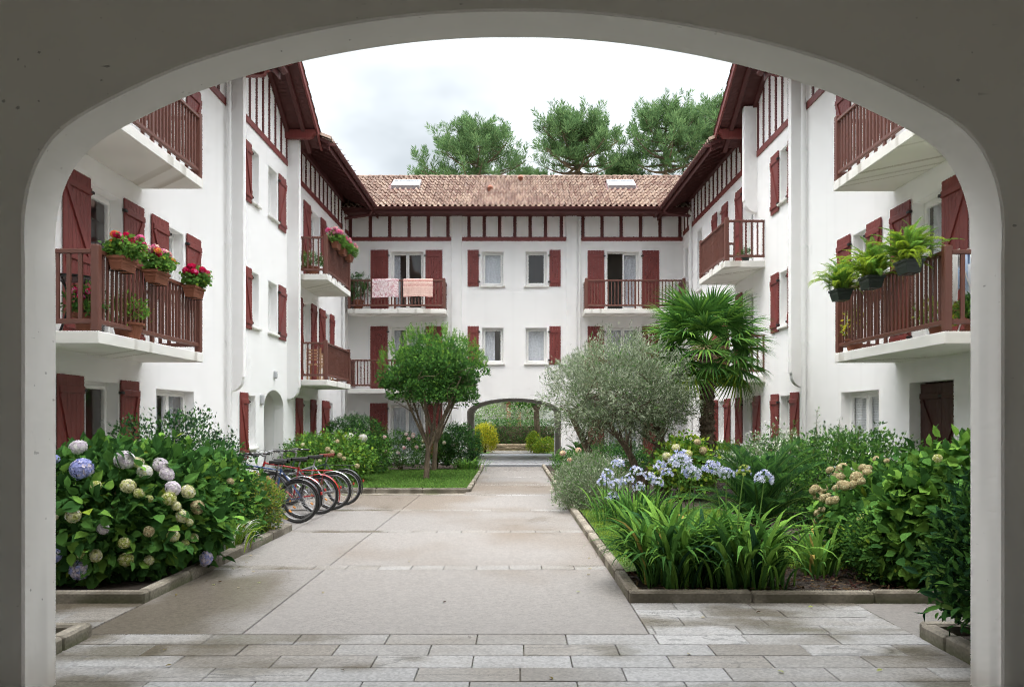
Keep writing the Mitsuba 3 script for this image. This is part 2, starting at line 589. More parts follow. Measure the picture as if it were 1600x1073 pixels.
kerb_run(bed3, -6.2, 18.65, -1.02, 18.65, h=.08)
bed4 = struct('flower_bed', P(grid_sheet(2.98, 6.0, 5.06, 6.05, .03), 'm_soil'), 'small planting bed against the archway on the right')
kerb_run(bed4, 2.98, 5.05, 2.98, 6.12, h=.11, seg=.36)
kerb_run(bed4, 2.94, 6.12, 5.0, 6.12, h=.11, seg=.6)
bed5 = struct('flower_bed', P(grid_sheet(-6.0, -3.16, 5.06, 6.05, .03), 'm_soil'), 'small planting bed against the archway on the left')
kerb_run(bed5, -3.14, 5.05, -3.14, 6.12, h=.10, seg=.36)
kerb_run(bed5, -5.0, 6.12, -3.09, 6.12, h=.10, seg=.6)


def grass_blades(n, xy, z, h, w, seed, ids, up=.6):
    q = rng(seed)
    x, y = xy(q, n)
    a = q.random(n) * 2 * PI
    hh = h * (.5 + .8 * q.random(n))
    lean = q.normal(0, up, (n, 2)) * hh[:, None]
    base = np.stack([x, y, np.full(n, z)], 1)
    dx = np.stack([np.cos(a), np.sin(a), a * 0], 1) * w
    v = np.stack([base - dx, base + dx, base + np.stack([lean[:, 0], lean[:, 1], hh], 1)], 1).reshape(-1, 3)
    uv = np.repeat(np.stack([q.choice(ids, n) + .5, .7 + .6 * q.random(n)], 1), 3, 0)
    return (v, np.arange(3 * n).reshape(-1, 3)), uv


lawn = struct('lawn', P(bumpy_sheet(-5.6, -1.13, 18.72, 25.4, .085, .04, 40, 5), 'm_lawn', True), 'mown lawn round the clipped tree')
q = rng(17)
n = 2600
p_ = np.stack([q.uniform(1.1, 5.5, n), q.uniform(7.42, 9.2, n), q.uniform(.055, .085, n)], 1)
a_ = q.random(n) * 2 * PI
d_ = np.stack([np.cos(a_), np.sin(a_), q.normal(0, .25, n)], 1) * q.uniform(.012, .035, n)[:, None]
e_ = np.stack([-np.sin(a_), np.cos(a_), q.normal(0, .3, n)], 1) * q.uniform(.004, .011, n)[:, None]
v = np.stack([p_ - d_ - e_, p_ + d_ - e_, p_ + d_ + e_, p_ - d_ + e_], 1).reshape(-1, 3)
f = (np.arange(n) * 4)[:, None] + np.array([0, 1, 2, 3])
part(bed2, 'mulch', P((v, np.vstack([f[:, [0, 1, 2]], f[:, [0, 2, 3]]])), 'm_leaf', uv=np.repeat(np.stack([q.choice([21, 23, 27, 21], n) + .5, q.uniform(.4, 1.5, n)], 1), 4, 0)), stuff=True)
g, uv = grass_blades(42000, lambda q, n: (q.uniform(-5.2, -1.11, n), q.uniform(18.74, 25.2, n)), .07, .07, .008, 6, [2, 26, 1, 26])
part(lawn, 'grass', P(g, 'm_leaf', uv=uv), stuff=True)
lawn2 = struct('lawn', P(bumpy_sheet(1.08, 2.6, 8.4, 14.2, .075, .04, 40, 7), 'm_lawn', True), 'strip of lawn behind the lily clumps')
g, uv = grass_blades(38000, lambda q, n: (q.uniform(1.09, 3.4, n), q.uniform(8.6, 14.2, n)), .06, .06, .006, 8, [2, 26, 3, 26])
part(lawn2, 'grass', P(g, 'm_leaf', uv=uv), stuff=True)

# ---------------------------------------------------------------- the archway the picture is taken from
ARCH = [(764.5, 400), (762.5, 320), (757, 292), (747, 262), (729, 229), (702, 199.5), (668, 176.5), (608, 145), (519, 105.5), (480, 92), (432, 77.5), (343, 55), (240, 35.5), (140, 23), (0, 17.5)]
h_ = np.array([((dx) * .0035606, 1.57 + (657 - y) * .0035606) for dx, y in ARCH])
tt = np.concatenate([[0], np.cumsum(np.linalg.norm(np.diff(h_, axis=0), axis=1))])
half = CubicSpline(tt, h_)(np.linspace(0, tt[-1], 70))
half[-1, 0] = 0
prof = [(-.016 + half[0, 0], -.06)] + [(-.016 + x, z) for x, z in half] + [(-.016 - x, z) for x, z in half[::-1][1:]] + [(-.016 - half[0, 0], -.06)]


def front_wall(y0, y1):
    wall = Polygon([(-9, -.06), (9, -.06), (9, 4.5), (-9, 4.5)]).difference(Polygon(prof))
    parts_, c = MB(), .012
    for off, a, b in ((0, y0 + c, y1 - c),):
        m = extrude(wall, b - a)
        parts_.add(np.stack([m.vertices[:, 0], a + m.vertices[:, 2], m.vertices[:, 1]], 1), m.faces)
    inner = Polygon([(-9, -.06), (9, -.06), (9, 4.5), (-9, 4.5)]).difference(Polygon(prof).buffer(c, join_style=2))
    # bevelled arris: a thin ring between the two outlines, front and back
    p0, p1 = np.array(prof), None
    nrm = np.gradient(p0, axis=0)
    nrm = np.stack([nrm[:, 1], -nrm[:, 0]], 1)
    nrm /= np.linalg.norm(nrm, axis=1, keepdims=True) + 1e-9
    sgn = np.sign((nrm * (p0 - np.array([0, 1.5]))).sum(1, keepdims=True))
    p1 = p0 + nrm * sgn * c
    m = extrude(inner, c)
    for a in (y0, y1 - c):
        parts_.add(np.stack([m.vertices[:, 0], a + m.vertices[:, 2], m.vertices[:, 1]], 1), m.faces)
    k = len(p0)
    for ya, yb in ((y0, y0 + c), (y1, y1 - c)):
        v = np.vstack([np.stack([p1[:, 0], np.full(k, ya), p1[:, 1]], 1), np.stack([p0[:, 0], np.full(k, yb), p0[:, 1]], 1)])
        i = np.arange(k - 1)
        parts_.add(v, np.stack([i, i + 1, i + k + 1, i + k], 1))
    return parts_.arrays()


arch = thing('archway', 'grey rendered entrance archway framing the whole view, close to the camera', 'archway')
part(arch, 'arch_wall', P(front_wall(YA0, YA1), 'm_arch'))
m = MB()
m.box(-9, -3.9, -8.5, YA0, -.06, 4.5).box(3.9, 9, -8.5, YA0, -.06, 4.5)
part(arch, 'side_wall', P(m, 'm_arch'))
part(arch, 'ceiling', P(MB().box(-9, 9, -8.9, YA1, 4.5, 9.4), 'm_arch'))
part(arch, 'rear_arch_wall', P(front_wall(-8.9, -8.5), 'm_arch'))


# ---------------------------------------------------------------- facade builders
def wmesh(W, mb):
    if isinstance(mb, MB):
        v, f = mb.arrays()
    else:
        v, f = mb
    return W(v), f


def wall_panel(W, outline, holes, t=.25):
    poly = Polygon(outline)
    for h in holes:
        poly = poly.difference(h if isinstance(h, Polygon) else sbox(*h))
    m = extrude(poly, t)
    v = m.vertices
    return W(np.stack([v[:, 0], v[:, 2] - t, v[:, 1]], 1)), m.faces


COVER = [1, .62, 1, .48, .85, 1, .7]


def window(b, W, s0, s1, z0, z1, leaves=1, curtain='m_curtain', sill=True, open_leaf=None, label=None, cover=1.0):
    n0, n1 = -.235, -.175
    m = MB()
    fw = .05
    m.box(s0, s0 + fw, n0, n1, z0, z1, b=.006).box(s1 - fw, s1, n0, n1, z0, z1, b=.006)
    m.box(s0 + fw, s1 - fw, n0, n1, z1 - fw, z1, b=.006).box(s0 + fw, s1 - fw, n0, n1, z0, z0 + fw, b=.006)
    a0, a1 = s0 + fw, s1 - fw
    w = (a1 - a0) / leaves
    sw = .055
    panes = []
    for k in range(leaves):
        c0, c1 = a0 + w * k + .003, a0 + w * (k + 1) - .003
        if open_leaf == k:
            continue
        m.box(c0, c0 + sw, n0 + .01, n1 + .018, z0 + fw, z1 - fw, b=.008).box(c1 - sw, c1, n0 + .01, n1 + .018, z0 + fw, z1 - fw, b=.008)
        m.box(c0 + sw, c1 - sw, n0 + .01, n1 + .018, z1 - fw - sw, z1 - fw, b=.008).box(c0 + sw, c1 - sw, n0 + .01, n1 + .018, z0 + fw, z0 + fw + sw + .015, b=.008)
        panes.append((c0 + sw, c1 - sw))
    k = part(b, 'window', P(wmesh(W, m), 'm_frame'), label)
    for c0, c1 in panes:
        q = np.array([[c0, -.2, z0 + fw + sw], [c1, -.2, z0 + fw + sw], [c1, -.2, z1 - fw - sw], [c0, -.2, z1 - fw - sw]])
        part(k, 'pane', P((W(q), np.array([[0, 1, 2, 3]])), 'm_glass'))
        if curtain and (not isinstance(curtain, tuple) or curtain[panes.index((c0, c1))]):
            cover = COVER[len(scene) % 7]
            ss = np.linspace(c0 - .02, c0 - .02 + (c1 - c0 + .04) * cover, 24)
            nn = -.29 + .018 * np.sin(np.arange(24) * 1.5) + .008 * np.sin(np.arange(24) * .7)
            v = np.vstack([np.stack([ss, nn, np.full(24, z0 + .04)], 1), np.stack([ss, nn, np.full(24, z1 - .03)], 1)])
            i = np.arange(23)
            part(k, 'curtain', P((W(v), np.stack([i, i + 1, i + 25, i + 24], 1)), 'm_curtain', True))
    if sill:
        part(k, 'sill', P(wmesh(W, MB().box(s0 - .06, s1 + .06, -.17, .07, z0 - .06, z0 - .001, b=.012)), 'm_slab'))
    return k


def shutter(b, W, s0, s1, z0, z1, outer, detail=True, tall=False, hinge=None, n0=.012, n1=.04, mt='m_red'):
    """outer: -1 when the side away from the window is at s0, +1 when at s1"""
    w = s1 - s0
    n = max(3, int(round(w / .105)))
    k = holder(b, 'shutter') if detail else None
    far = MB()

    def put(name, mb):
        if detail:
            part(k, name, P(wmesh(W, mb), mt))
        else:
            v, f = mb.arrays()
            far.add(v, f)
    for i in range(n):
        put('plank', MB().box(s0 + w * i / n + .0025, s0 + w * (i + 1) / n - .0025, n0, n1, z0, z1, b=.007))
    bz = [z0 + .16, z1 - .20] + ([(z0 + z1) / 2 - .04] if tall else [])
    bz.sort()
    for z in bz:
        put('batten', MB().box(s0 + .015, s1 - .015, n1, n1 + .026, z - .05, z + .05, b=.008))
    for za, zb in zip(bz[:-1], bz[1:]):
        so, si = (s0 + .06, s1 - .06) if outer < 0 else (s1 - .06, s0 + .06)
        A, B = np.array([so, zb - .055]), np.array([si, za + .055])
        d = (B - A) / np.linalg.norm(B - A)
        q = np.array([-d[1], d[0]]) * .045
        pts = [A + q, B + q, B - q, A - q]
        v = np.array([[p[0], nn, p[1]] for nn in (n1, n1 + .022) for p in pts])
        f = np.array([[0, 1, 2, 3], [4, 5, 6, 7], [0, 1, 5, 4], [1, 2, 6, 5], [2, 3, 7, 6], [3, 0, 4, 7]])
        put('brace', MB().add(v, f))
    si = s1 if outer < 0 else s0
    for z in (bz[0], bz[-1]):
        if detail:
            part(k, 'hinge', P(wmesh(W, MB().box(si - .05, si + .05, n0, n1 + .03, z - .022, z + .022, b=.006)), 'm_iron'))
        else:
            far.box(si - .04, si + .04, n0, n1 + .03, z - .02, z + .02)
    if not detail:
        part(b, 'shutter', P(wmesh(W, far), 'm_red'))


BAL_T = {}


def balcony(b, W, s0, s1, zt, proj=1.0, label=None, ends=(True, True), step=.118, wide_end=True):
    k = part(b, 'balcony', P(wmesh(W, MB().box(s0, s1, 0.001, proj, zt - .155, zt, b=.008)), 'm_slab'), label)
    e = .055
    a0, a1, o = s0 + e, s1 - e, proj - e

    def put(name, *bx, bev=.008):
        part(k, name, P(wmesh(W, MB().box(*bx, b=bev)), 'm_rail'))
    pw = .05
    for s in (a0, a1):
        put('corner_post', s - pw, s + pw, o - pw, o + pw, zt + .004, zt + 1.075, bev=.012)
    put('hand_rail', a0 + pw, a1 - pw, o - .04, o + .04, zt + .965, zt + 1.02)
    put('bottom_rail', a0 + pw, a1 - pw, o - .028, o + .028, zt + .095, zt + .155)
    L = a1 - a0 - 2 * pw
    n = int(round(L / step))
    for i in range(1, n):
        s = a0 + pw + L * i / n
        mid = (n > 14 and i == n // 2)
        h = .032 if mid else .017
        put('baluster', s - h, s + h, o - .017, o + .017, zt + (.004 if mid else .155), zt + .965, bev=.004)
    for s, on in ((a0, ends[0]), (a1, ends[1])):
        if not on:
            continue
        put('hand_rail', s - .035, s + .035, .002, o - pw, zt + .965, zt + 1.02)
        put('bottom_rail', s - .028, s + .028, .002, o - pw, zt + .095, zt + .155)
        m = 6
        for i in range(0, m):
            nn = .03 + (o - pw - .03) * i / m
            h = .026 if wide_end else .018
            put('baluster', s - .018, s + .018, nn - h, nn + h, zt + .155, zt + .965, bev=.004)
    return k


def timber(b, W, s0, s1, zb, ztop, posts, top=None, bw=.16, pw=.055):
    part(b, 'timber_beam', P(wmesh(W, MB().box(s0, s1, .001, .03, zb, zb + bw, b=.006)), 'm_red'))
    for s in posts:
        z1 = ztop(s) if callable(ztop) else ztop
        part(b, 'timber_post', P(wmesh(W, MB().box(s - pw, s + pw, .001, .024, zb + bw, z1, b=.005)), 'm_timber'))


def flue(b, W, s0, s1, z0, z1, p=.31):
    """rendered pilaster that ends in a rounded corbel"""
    a = np.linspace(0, PI / 2, 10)
    pts = [(0, z1), (p, z1), (p, z0 + .05), (p - .03, z0 + .05), (p - .03, z0)]
    pts += [((p - .03) * np.cos(t), z0 - .26 * np.sin(t)) for t in a[1:]]
    m = extrude(Polygon(pts), s1 - s0)
    v = np.stack([s0 + m.vertices[:, 2], m.vertices[:, 0] + .001, m.vertices[:, 1]], 1)
    part(b, 'flue', P((W(v), m.faces), 'm_plaster'))


def downpipe(b, W, s, z0, z1, r0=.052):
    m = MB()
    zz = np.array([z0, z1])
    m.tube([(s, .085, z0), (s, .085, z1)], r0, 14)
    z = z0 + 1.1
    while z < z1:
        m.tube([(s, .085, z), (s, .085, z + .07)], r0 + .009, 14)
        m.box(s - .012, s + .012, 0, .06, z + .02, z + .05)
        z += 2.05
    part(b, 'downpipe', P(wmesh(W, m), 'm_pvc', 50))


def wing(b, W, s_end, A, holes, arches, gable, flip):
    """wall, core, roof, soffit, gutter of a side wing"""
    g0, ga, g1 = gable
    zu = lambda s: 10.42 - .56 * abs(s - ga)
    wt = 9.42
    ol = [(5.05, -.05), (s_end, -.05), (s_end, wt), (g1, wt), (g1, zu(g1)), (ga, zu(ga)), (g0, zu(g0)), (g0, wt), (5.05, wt)]
    part(b, 'wall', P(wall_panel(W, ol, [h for h in holes] + arches), 'm_plaster'))
    part(b, 'inner_wall', P(wmesh(W, MB().box(5.05, s_end, -6.0, -1.7, -.05, 9.3)), 'm_room'))
    m = MB()
    for z in (2.45, 5.3):
        m.box(5.06, s_end, -1.70, -.252, z, z + .2)
    part(b, 'floor', P(wmesh(W, m), 'm_room'))
    ov = 1.1 if flip > 0 else .95
    zg = 8.95 if flip > 0 else 8.90
    sl = .47
    # roof sheet, soffit and rafters
    for (a, c) in ((5.05, ga - 2.35), (ga + 2.3, s_end)):
        pts = []
        for n in (ov, -6.0):
            pts.append((n, zg + (ov - n) * sl))
        v = np.array([[s, n, z + dz] for s in (a, c) for (n, z) in pts for dz in (.02, .11)])
        f = np.array([[0, 1, 3, 2], [4, 5, 7, 6], [0, 1, 5, 4], [2, 3, 7, 6], [0, 2, 6, 4], [1, 3, 7, 5]])
        part(b, 'roof', P(wmesh(W, MB().add(v, f)), 'm_soffit'))
        m = MB()
        s = a + .2
        while s < c:
            v = np.array([[ss, n, zg + (ov - n) * sl + dz] for ss in (s - .035, s + .035) for n in (ov - .06, .002) for dz in (-.10, .018)])
            part(b, 'rafter', P(wmesh(W, MB().add(v, f)), 'm_soffit'))
            s += .5
        # tiles along the eave
        m = MB()
        s = a
        q = rng(int(a * 7))
        while s < c:
            for row in range(2):
                n_ = ov + .06 - row * .36
                z_ = zg + (ov - n_) * sl + .14 + .02
                tv, tf = TILE
                x = np.stack([s + tv[:, 0], n_ - tv[:, 1] * .905, z_ + tv[:, 1] * .425 + tv[:, 2] + q.normal(0, .004)], 1)
                m.add(x, tf, (q.random(), q.random()))
            s += .2
        part(b, 'roof_tiles', P((W(m.arrays()[0]), m.arrays()[1]), 'm_tile', uv=m.uv()), stuff=True)
        # gutter
        ang = np.linspace(PI, 2 * PI, 9)
        rr = .075
        ring = np.array([(ov + .09 + rr * np.cos(t), zg + .05 + rr * np.sin(t)) for t in ang] + [(ov + .09 + (rr - .008) * np.cos(t), zg + .05 + (rr - .008) * np.sin(t)) for t in ang[::-1]])
        k = len(ring)
        v = np.array([[s, n, z] for s in (a, c) for n, z in ring])
        i = np.arange(k)
        f2 = np.stack([i, (i + 1) % k, (i + 1) % k + k, i + k], 1)
        mm = MB().add(v, f2)
        s = a + .25
        while s < c:
            mm.box(s - .012, s + .012, ov + .01, ov + .172, zg + .115, zg + .128)
            s += .5
        mm.box(a, a + .006, ov + .012, ov + .168, zg - .02, zg + .05)
        part(b, 'gutter', P(wmesh(W, mm), 'm_soffit'))
        part(b, 'fascia', P(wmesh(W, MB().box(a, c, ov - .02, ov + .008, zg - .13, zg + .10, b=.005)), 'm_soffit'))
        part(b, 'wall_plate', P(wmesh(W, MB().box(a, c, .001, .10, 9.16, 9.36, b=.01)), 'm_soffit'))
    # the gable roof over the middle bay
    go = .84
    hw = 2.62
    for sgn in (-1, 1):
        se = ga + sgn * hw
        zt = lambda s: 10.42 - .56 * abs(s - ga)
        f = np.array([[0, 1, 3, 2], [4, 5, 7, 6], [0, 1, 5, 4], [2, 3, 7, 6], [0, 2, 6, 4], [1, 3, 7, 5]])
        v = np.array([[s, n, zt(s) + dz] for s in (ga, se) for n in (go, -6.0) for dz in (.03, .15)])
        part(b, 'gable_roof', P(wmesh(W, MB().add(v, f)), 'm_tile', uv=(.3, .4)))
        nb = 26
        m = MB()
        for i in range(nb):
            sa, sb = ga + sgn * (hw * i / nb + .004), ga + sgn * (hw * (i + 1) / nb - .004)
            v = np.array([[s, n, zt(s) + dz] for s in (sa, sb) for n in (go - .02, .002) for dz in (0, .026)])
            m.add(v, f)
        part(b, 'soffit_boards', P(wmesh(W, m), 'm_soffit'), stuff=True)
        for n0, n1, hgt, dz0, nm, mt in ((go - .04, go + .012, .24, -.06, 'bargeboard', 'm_red'), (.44, .54, .13, -.13, 'rafter', 'm_soffit'), (.012, .11, .13, -.13, 'rafter', 'm_soffit')):
            v = np.array([[s, n, zt(s) + dz0 + dz] for s in (ga + sgn * .001, se) for n in (n0, n1) for dz in (0, hgt)])
            part(b, nm, P(wmesh(W, MB().add(v, f)), mt))
        m = MB()
        q = rng(9)
        L = hw / .872
        for i in range(8):
            for col in range(2):
                s_ = se - sgn * (i * .33)
                tv, tf = TILE
                up = tv[:, 1]
                x = np.stack([s_ - sgn * up * .872, go - .06 - col * .2 + tv[:, 0], zt(s_) + .17 + up * .46 + tv[:, 2] + q.normal(0, .006)], 1)
                m.add(x, tf, (q.random(), q.random()))
        part(b, 'verge_tiles', P((W(m.arrays()[0]), m.arrays()[1]), 'm_tile', uv=m.uv()), stuff=True)
    for s, dz in ((ga - 2.13, 0), (ga, .0), (ga + 2.05, 0)):
        zt_ = zu(s) - (.02 if s != ga else .06)
        pr = [(0.002, zt_), (go - .04, zt_), (go - .04, zt_ - .09), (go - .10, zt_ - .12), (go - .13, zt_ - .19), (go - .20, zt_ - .22), (.002, zt_ - .22)]
        m = extrude(Polygon(pr), .17)
        v = np.stack([s - .085 + m.vertices[:, 2], m.vertices[:, 0], m.vertices[:, 1]], 1)
        part(b, 'bracket', P((W(v), m.faces), 'm_red'))


# a roman tile: (across, up the slope, height); its nose at 0
def tile_mesh():
    xs = np.linspace(-.10, .10, 9)
    zz = .062 * np.cos(xs / .10 * PI)
    zz = np.where(zz < -.03, -.03 + (zz + .03) * .4, zz)
    top0 = np.stack([xs * 1.02, xs * 0, zz + .034], 1)
    top1 = np.stack([xs * .97, xs * 0 + .44, zz + .0], 1)
    bot0 = np.stack([xs * 1.02, xs * 0 + .004, zz + .002], 1)
    v = np.vstack([top0, top1, bot0])
    i = np.arange(8)
    f = np.vstack([np.stack([i, i + 1, i + 10, i + 9], 1), np.stack([i, i + 1, i + 19, i + 18], 1)])
    return v, np.vstack([f[:, [0, 1, 2]], f[:, [0, 2, 3]]])


TILE = tile_mesh()

# ---------------------------------------------------------------- left wing
LB = thing('apartment_building', 'white three-storey apartment wing along the left side of the courtyard', 'building', 'wings of the white courtyard building')
Lw = [(12.2, 13.18, F1 + .02, 5.0, 1, 'f'), (14.9, 15.6, 3.75, 5.0, 1, 'w'), (12.0, 13.07, .10, 2.15, 1, 'f'), (14.43, 16.1, .95, 2.12, 2, 'w'),
      (12.2, 13.18, F2 + .02, 7.85, 1, 'f'), (14.9, 15.6, 6.6, 7.85, 1, 'w'),
      (19.5, 20.1, 6.65, 7.88, 1, 'w'), (20.86, 21.6, 6.65, 7.88, 1, 'w'), (19.5, 20.1, 3.76, 5.03, 1, 'w'), (20.86, 21.6, 3.76, 5.03, 1, 'w'), (19.26, 19.85, .95, 2.15, 1, 'w'),
      (25.0, 26.2, F2 + .02, 7.85, 1, 'f'), (27.0, 27.7, 6.65, 7.85, 1, 'w'), (24.1, 25.05, F1 + .02, 5.0, 1, 'f'), (26.9, 27.5, 3.76, 5.0, 1, 'w'),
      (24.1, 24.97, .95, 2.15, 1, 'w'), (27.45, 28.05, .95, 2.15, 1, 'w')]
aa = np.linspace(0, PI, 16)
ldoor = Polygon([(20.5, -.1)] + [(21.35 - .85 * np.cos(t), 1.88 + .46 * np.sin(t)) for t in aa] + [(22.2, -.1)])
wing(LB, left_map, YR, None, [(a, c, b_, d) for a, b_, c, d in [(w[0], w[1], w[2], w[3]) for w in Lw]], [ldoor], (18.02, 20.35, 22.76), 1)
for s0, s1, z0, z1, n, kind in Lw:
    window(LB, left_map, s0, s1, z0, z1, n, 'm_curtain', kind == 'w')
part(LB, 'door', P(wmesh(left_map, MB().box(20.4, 22.3, -.9, -.85, -.05, 2.5)), 'm_slab'), 'plain pale recess door under a rounded arch')
part(LB, 'door_reveal', P(wmesh(left_map, MB().box(22.2, 22.3, -.85, -.252, -.05, 2.5).box(20.4, 20.5, -.85, -.252, -.05, 2.5).box(20.4, 22.3, -.85, -.252, 2.36, 2.5)), 'm_plaster'))
for s0, s1, z0, z1, o, t, dt in [
        (11.45, 12.17, F1 + .05, 5.05, -1, True, True), (13.21, 13.9, F1 + .05, 5.05, 1, True, True), (14.2, 14.87, 3.65, 5.05, -1, False, True), (15.7, 16.37, 3.65, 5.05, 1, False, True),
        (11.3, 11.98, .12, 2.2, -1, False, True), (13.1, 13.72, .12, 2.2, 1, False, True),
        (14.2, 14.87, 6.5, 7.9, -1, False, True), (15.7, 16.37, 6.5, 7.9, 1, False, True), (11.45, 12.17, F2 + .05, 7.9, -1, True, False),
        (19.0, 19.47, 6.55, 7.92, -1, False, True), (21.7, 22.34, 6.5, 7.92, 1, False, True), (19.0, 19.47, 3.66, 5.06, -1, False, True), (21.7, 22.34, 3.66, 5.06, 1, False, True),
        (18.7, 19.23, .70, 2.2, -1, False, True),
        (24.2, 24.97, F2 + .05, 7.9, -1, True, True), (26.27, 26.97, 6.5, 7.9, -1, False, False), (27.75, 28.4, 6.5, 7.9, 1, False, False),
        (23.4, 24.07, F1 + .05, 5.05, -1, True, False), (25.08, 25.7, F1 + .05, 5.05, 1, True, False), (26.1, 26.87, 3.66, 5.05, -1, False, False), (27.53, 28.15, 3.66, 5.05, 1, False, False),
        (23.35, 24.07, .72, 2.2, -1, False, True), (25.0, 25.65, .72, 2.2, 1, False, False), (26.45, 27.42, .72, 2.2, -1, False, False)]:
    shutter(LB, left_map, s0, s1, z0, z1, o, dt, t)
balcony(LB, left_map, 10.45, 13.9, F1, 1.0, 'first-floor balcony of the left wing with three flower boxes on its rail')
balcony(LB, left_map, 10.45, 13.9, F2, 1.0, 'second-floor balcony of the left wing, cut off by the arch')
balcony(LB, left_map, 22.85, 26.0, F2, 1.0, 'far second-floor balcony of the left wing', wide_end=False)
balcony(LB, left_map, 22.85, 26.0, F1, 1.0, 'far first-floor balcony of the left wing', wide_end=False)
flue(LB, left_map, 18.02, 18.2, 2.45, 9.3)
flue(LB, left_map, 22.54, 22.76, 2.40, 9.32)
downpipe(LB, left_map, 17.78, .05, 8.9)
downpipe(LB, left_map, 29.35, .05, 8.7, .045)
timber(LB, left_map, 5.1, 18.0, 8.2, 9.17, np.arange(15.3, 18, .52))
timber(LB, left_map, 18.22, 22.52, 8.34, lambda s: 10.42 - .56 * abs(s - 20.35) - .13, [18.4, 18.9, 19.4, 19.9, 20.4, 20.9, 21.42, 21.94, 22.46])
timber(LB, left_map, 22.78, YR - .03, 8.22, 9.17, [22.85 + .545 * i for i in range(14)])
part(LB, 'wall_lamp', P(wmesh(left_map, MB().box(21.27, 21.45, .002, .07, 2.63, 2.83, b=.03)), 'm_grey_plastic'), 'small grey lamp above the arched door')
part(LB, 'intercom', P(wmesh(left_map, MB().box(20.15, 20.38, .002, .06, 1.95, 2.2, b=.03)), 'm_grey_plastic'), 'grey intercom box beside the arched door')

# ---------------------------------------------------------------- right wing
RB = thing('apartment_building', 'white three-storey apartment wing along the right side of the courtyard', 'building', 'wings of the white courtyard building')
Rw = [(12.47, 13.39, F1 + .02, 5.0, 1, 'f'), (15.06, 15.67, 3.75, 5.0, 1, 'w'), (14.6, 16.24, .95, 2.11, 2, 'b'), (12.47, 13.39, F2 + .02, 7.85, 1, 'f'), (15.06, 15.67, 6.6, 7.85, 1, 'w'),
      (19.23, 19.8, 6.65, 7.88, 1, 'w'), (19.23, 19.8, 3.76, 5.03, 1, 'w'), (19.1, 19.8, .95, 2.15, 1, 'w'),
      (21.95, 22.87, F2 + .02, 7.85, 1, 'f'), (25.08, 25.6, 6.65, 7.85, 1, 'w'), (27.65, 28.3, 5.9, 7.9, 1, 'w'), (29.75, 30.2, 6.5, 7.7, 1, 'w'),
      (21.95, 22.87, F1 + .02, 5.0, 1, 'f'), (25.08, 25.6, 3.76, 5.0, 1, 'w'), (21.95, 22.87, .95, 2.15, 1, 'w'), (24.78, 25.47, .95, 2.15, 1, 'w')]
rdoor = (12.17, .08, 13.5, 2.17)
wing(RB, right_map, YR, None, [(w[0], w[2], w[1], w[3]) for w in Rw] + [rdoor], [], (18.26, 20.3, 21.82), -1)
for s0, s1, z0, z1, n, kind in Rw:
    window(RB, right_map, s0, s1, z0, z1, n, None if kind == 'b' else 'm_curtain', kind != 'f')
m = MB()
for i in range(24):
    m.box(14.65, 16.19, -.275 - .004 * (i % 2), -.262, .96 + i * .048, 1.003 + i * .048)
part(RB, 'roller_blind', P(wmesh(right_map, m), 'm_blind'), 'lowered white roller blind behind the ground-floor window')
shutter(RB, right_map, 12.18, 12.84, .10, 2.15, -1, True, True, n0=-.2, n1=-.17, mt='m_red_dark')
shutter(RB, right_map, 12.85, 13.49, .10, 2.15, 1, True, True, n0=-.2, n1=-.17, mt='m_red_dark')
for s0, s1, z0, z1, o, t, dt in [
        (11.75, 12.44, F1 + .05, 5.08, -1, True, True), (13.42, 14.1, F1 + .05, 5.08, 1, True, True), (14.45, 15.03, 3.65, 5.05, -1, False, True), (15.75, 16.35, 3.65, 5.05, 1, False, True),
        (14.45, 15.03, 6.5, 7.9, -1, False, False), (15.75, 16.4, 6.5, 7.9, 1, False, True),
        (18.75, 19.2, 6.5, 7.92, -1, False, True), (19.86, 20.43, 6.5, 7.92, 1, False, True), (18.75, 19.2, 3.66, 5.06, -1, False, True), (19.86, 20.43, 3.66, 5.06, 1, False, True),
        (18.5, 19.05, .72, 2.2, -1, False, True), (19.86, 20.43, .72, 2.2, 1, False, True),
        (22.9, 23.55, F2 + .05, 7.9, 1, True, True), (24.4, 25.05, 6.5, 7.9, -1, False, False), (25.63, 26.2, 6.5, 7.9, 1, False, False),
        (22.9, 23.55, F1 + .05, 5.05, 1, True, False), (24.4, 25.05, 3.66, 5.05, -1, False, False), (25.63, 26.2, 3.66, 5.05, 1, False, False),
        (21.3, 21.9, .72, 2.2, -1, False, True), (22.9, 23.55, .72, 2.2, 1, False, True), (24.12, 24.75, .72, 2.2, -1, False, False), (25.5, 26.1, .72, 2.2, 1, False, False)]:
    shutter(RB, right_map, s0, s1, z0, z1, o, dt, t)
balcony(RB, right_map, 10.5, 14.0, F1, 1.0, 'first-floor balcony of the right wing with three ferns on its rail')
balcony(RB, right_map, 10.5, 14.05, F2, 1.0, 'second-floor balcony of the right wing, cut off by the arch')
balcony(RB, right_map, 20.95, 23.75, F2, 1.0, 'far second-floor balcony of the right wing', wide_end=False)
balcony(RB, right_map, 20.95, 23.75, F1, 1.0, 'far first-floor balcony of the right wing behind the palm', wide_end=False)
flue(RB, right_map, 18.26, 18.45, 2.55, 9.3, .27)
flue(RB, right_map, 21.6, 21.82, 7.15, 9.6, .33)
downpipe(RB, right_map, 18.02, .05, 8.9)
downpipe(RB, right_map, 28.95, .05, 8.7, .045)
timber(RB, right_map, 5.1, 18.24, 8.2, 9.17, np.arange(15.6, 18.2, .52))
timber(RB, right_map, 18.47, 21.58, 8.28, lambda s: 10.42 - .56 * abs(s - 20.3) - .13, [18.7, 19.17, 19.63, 20.1, 20.57, 21.05, 21.5])
timber(RB, right_map, 21.84, YR - .03, 8.22, 9.17, [21.95 + .52 * i for i in range(17)])

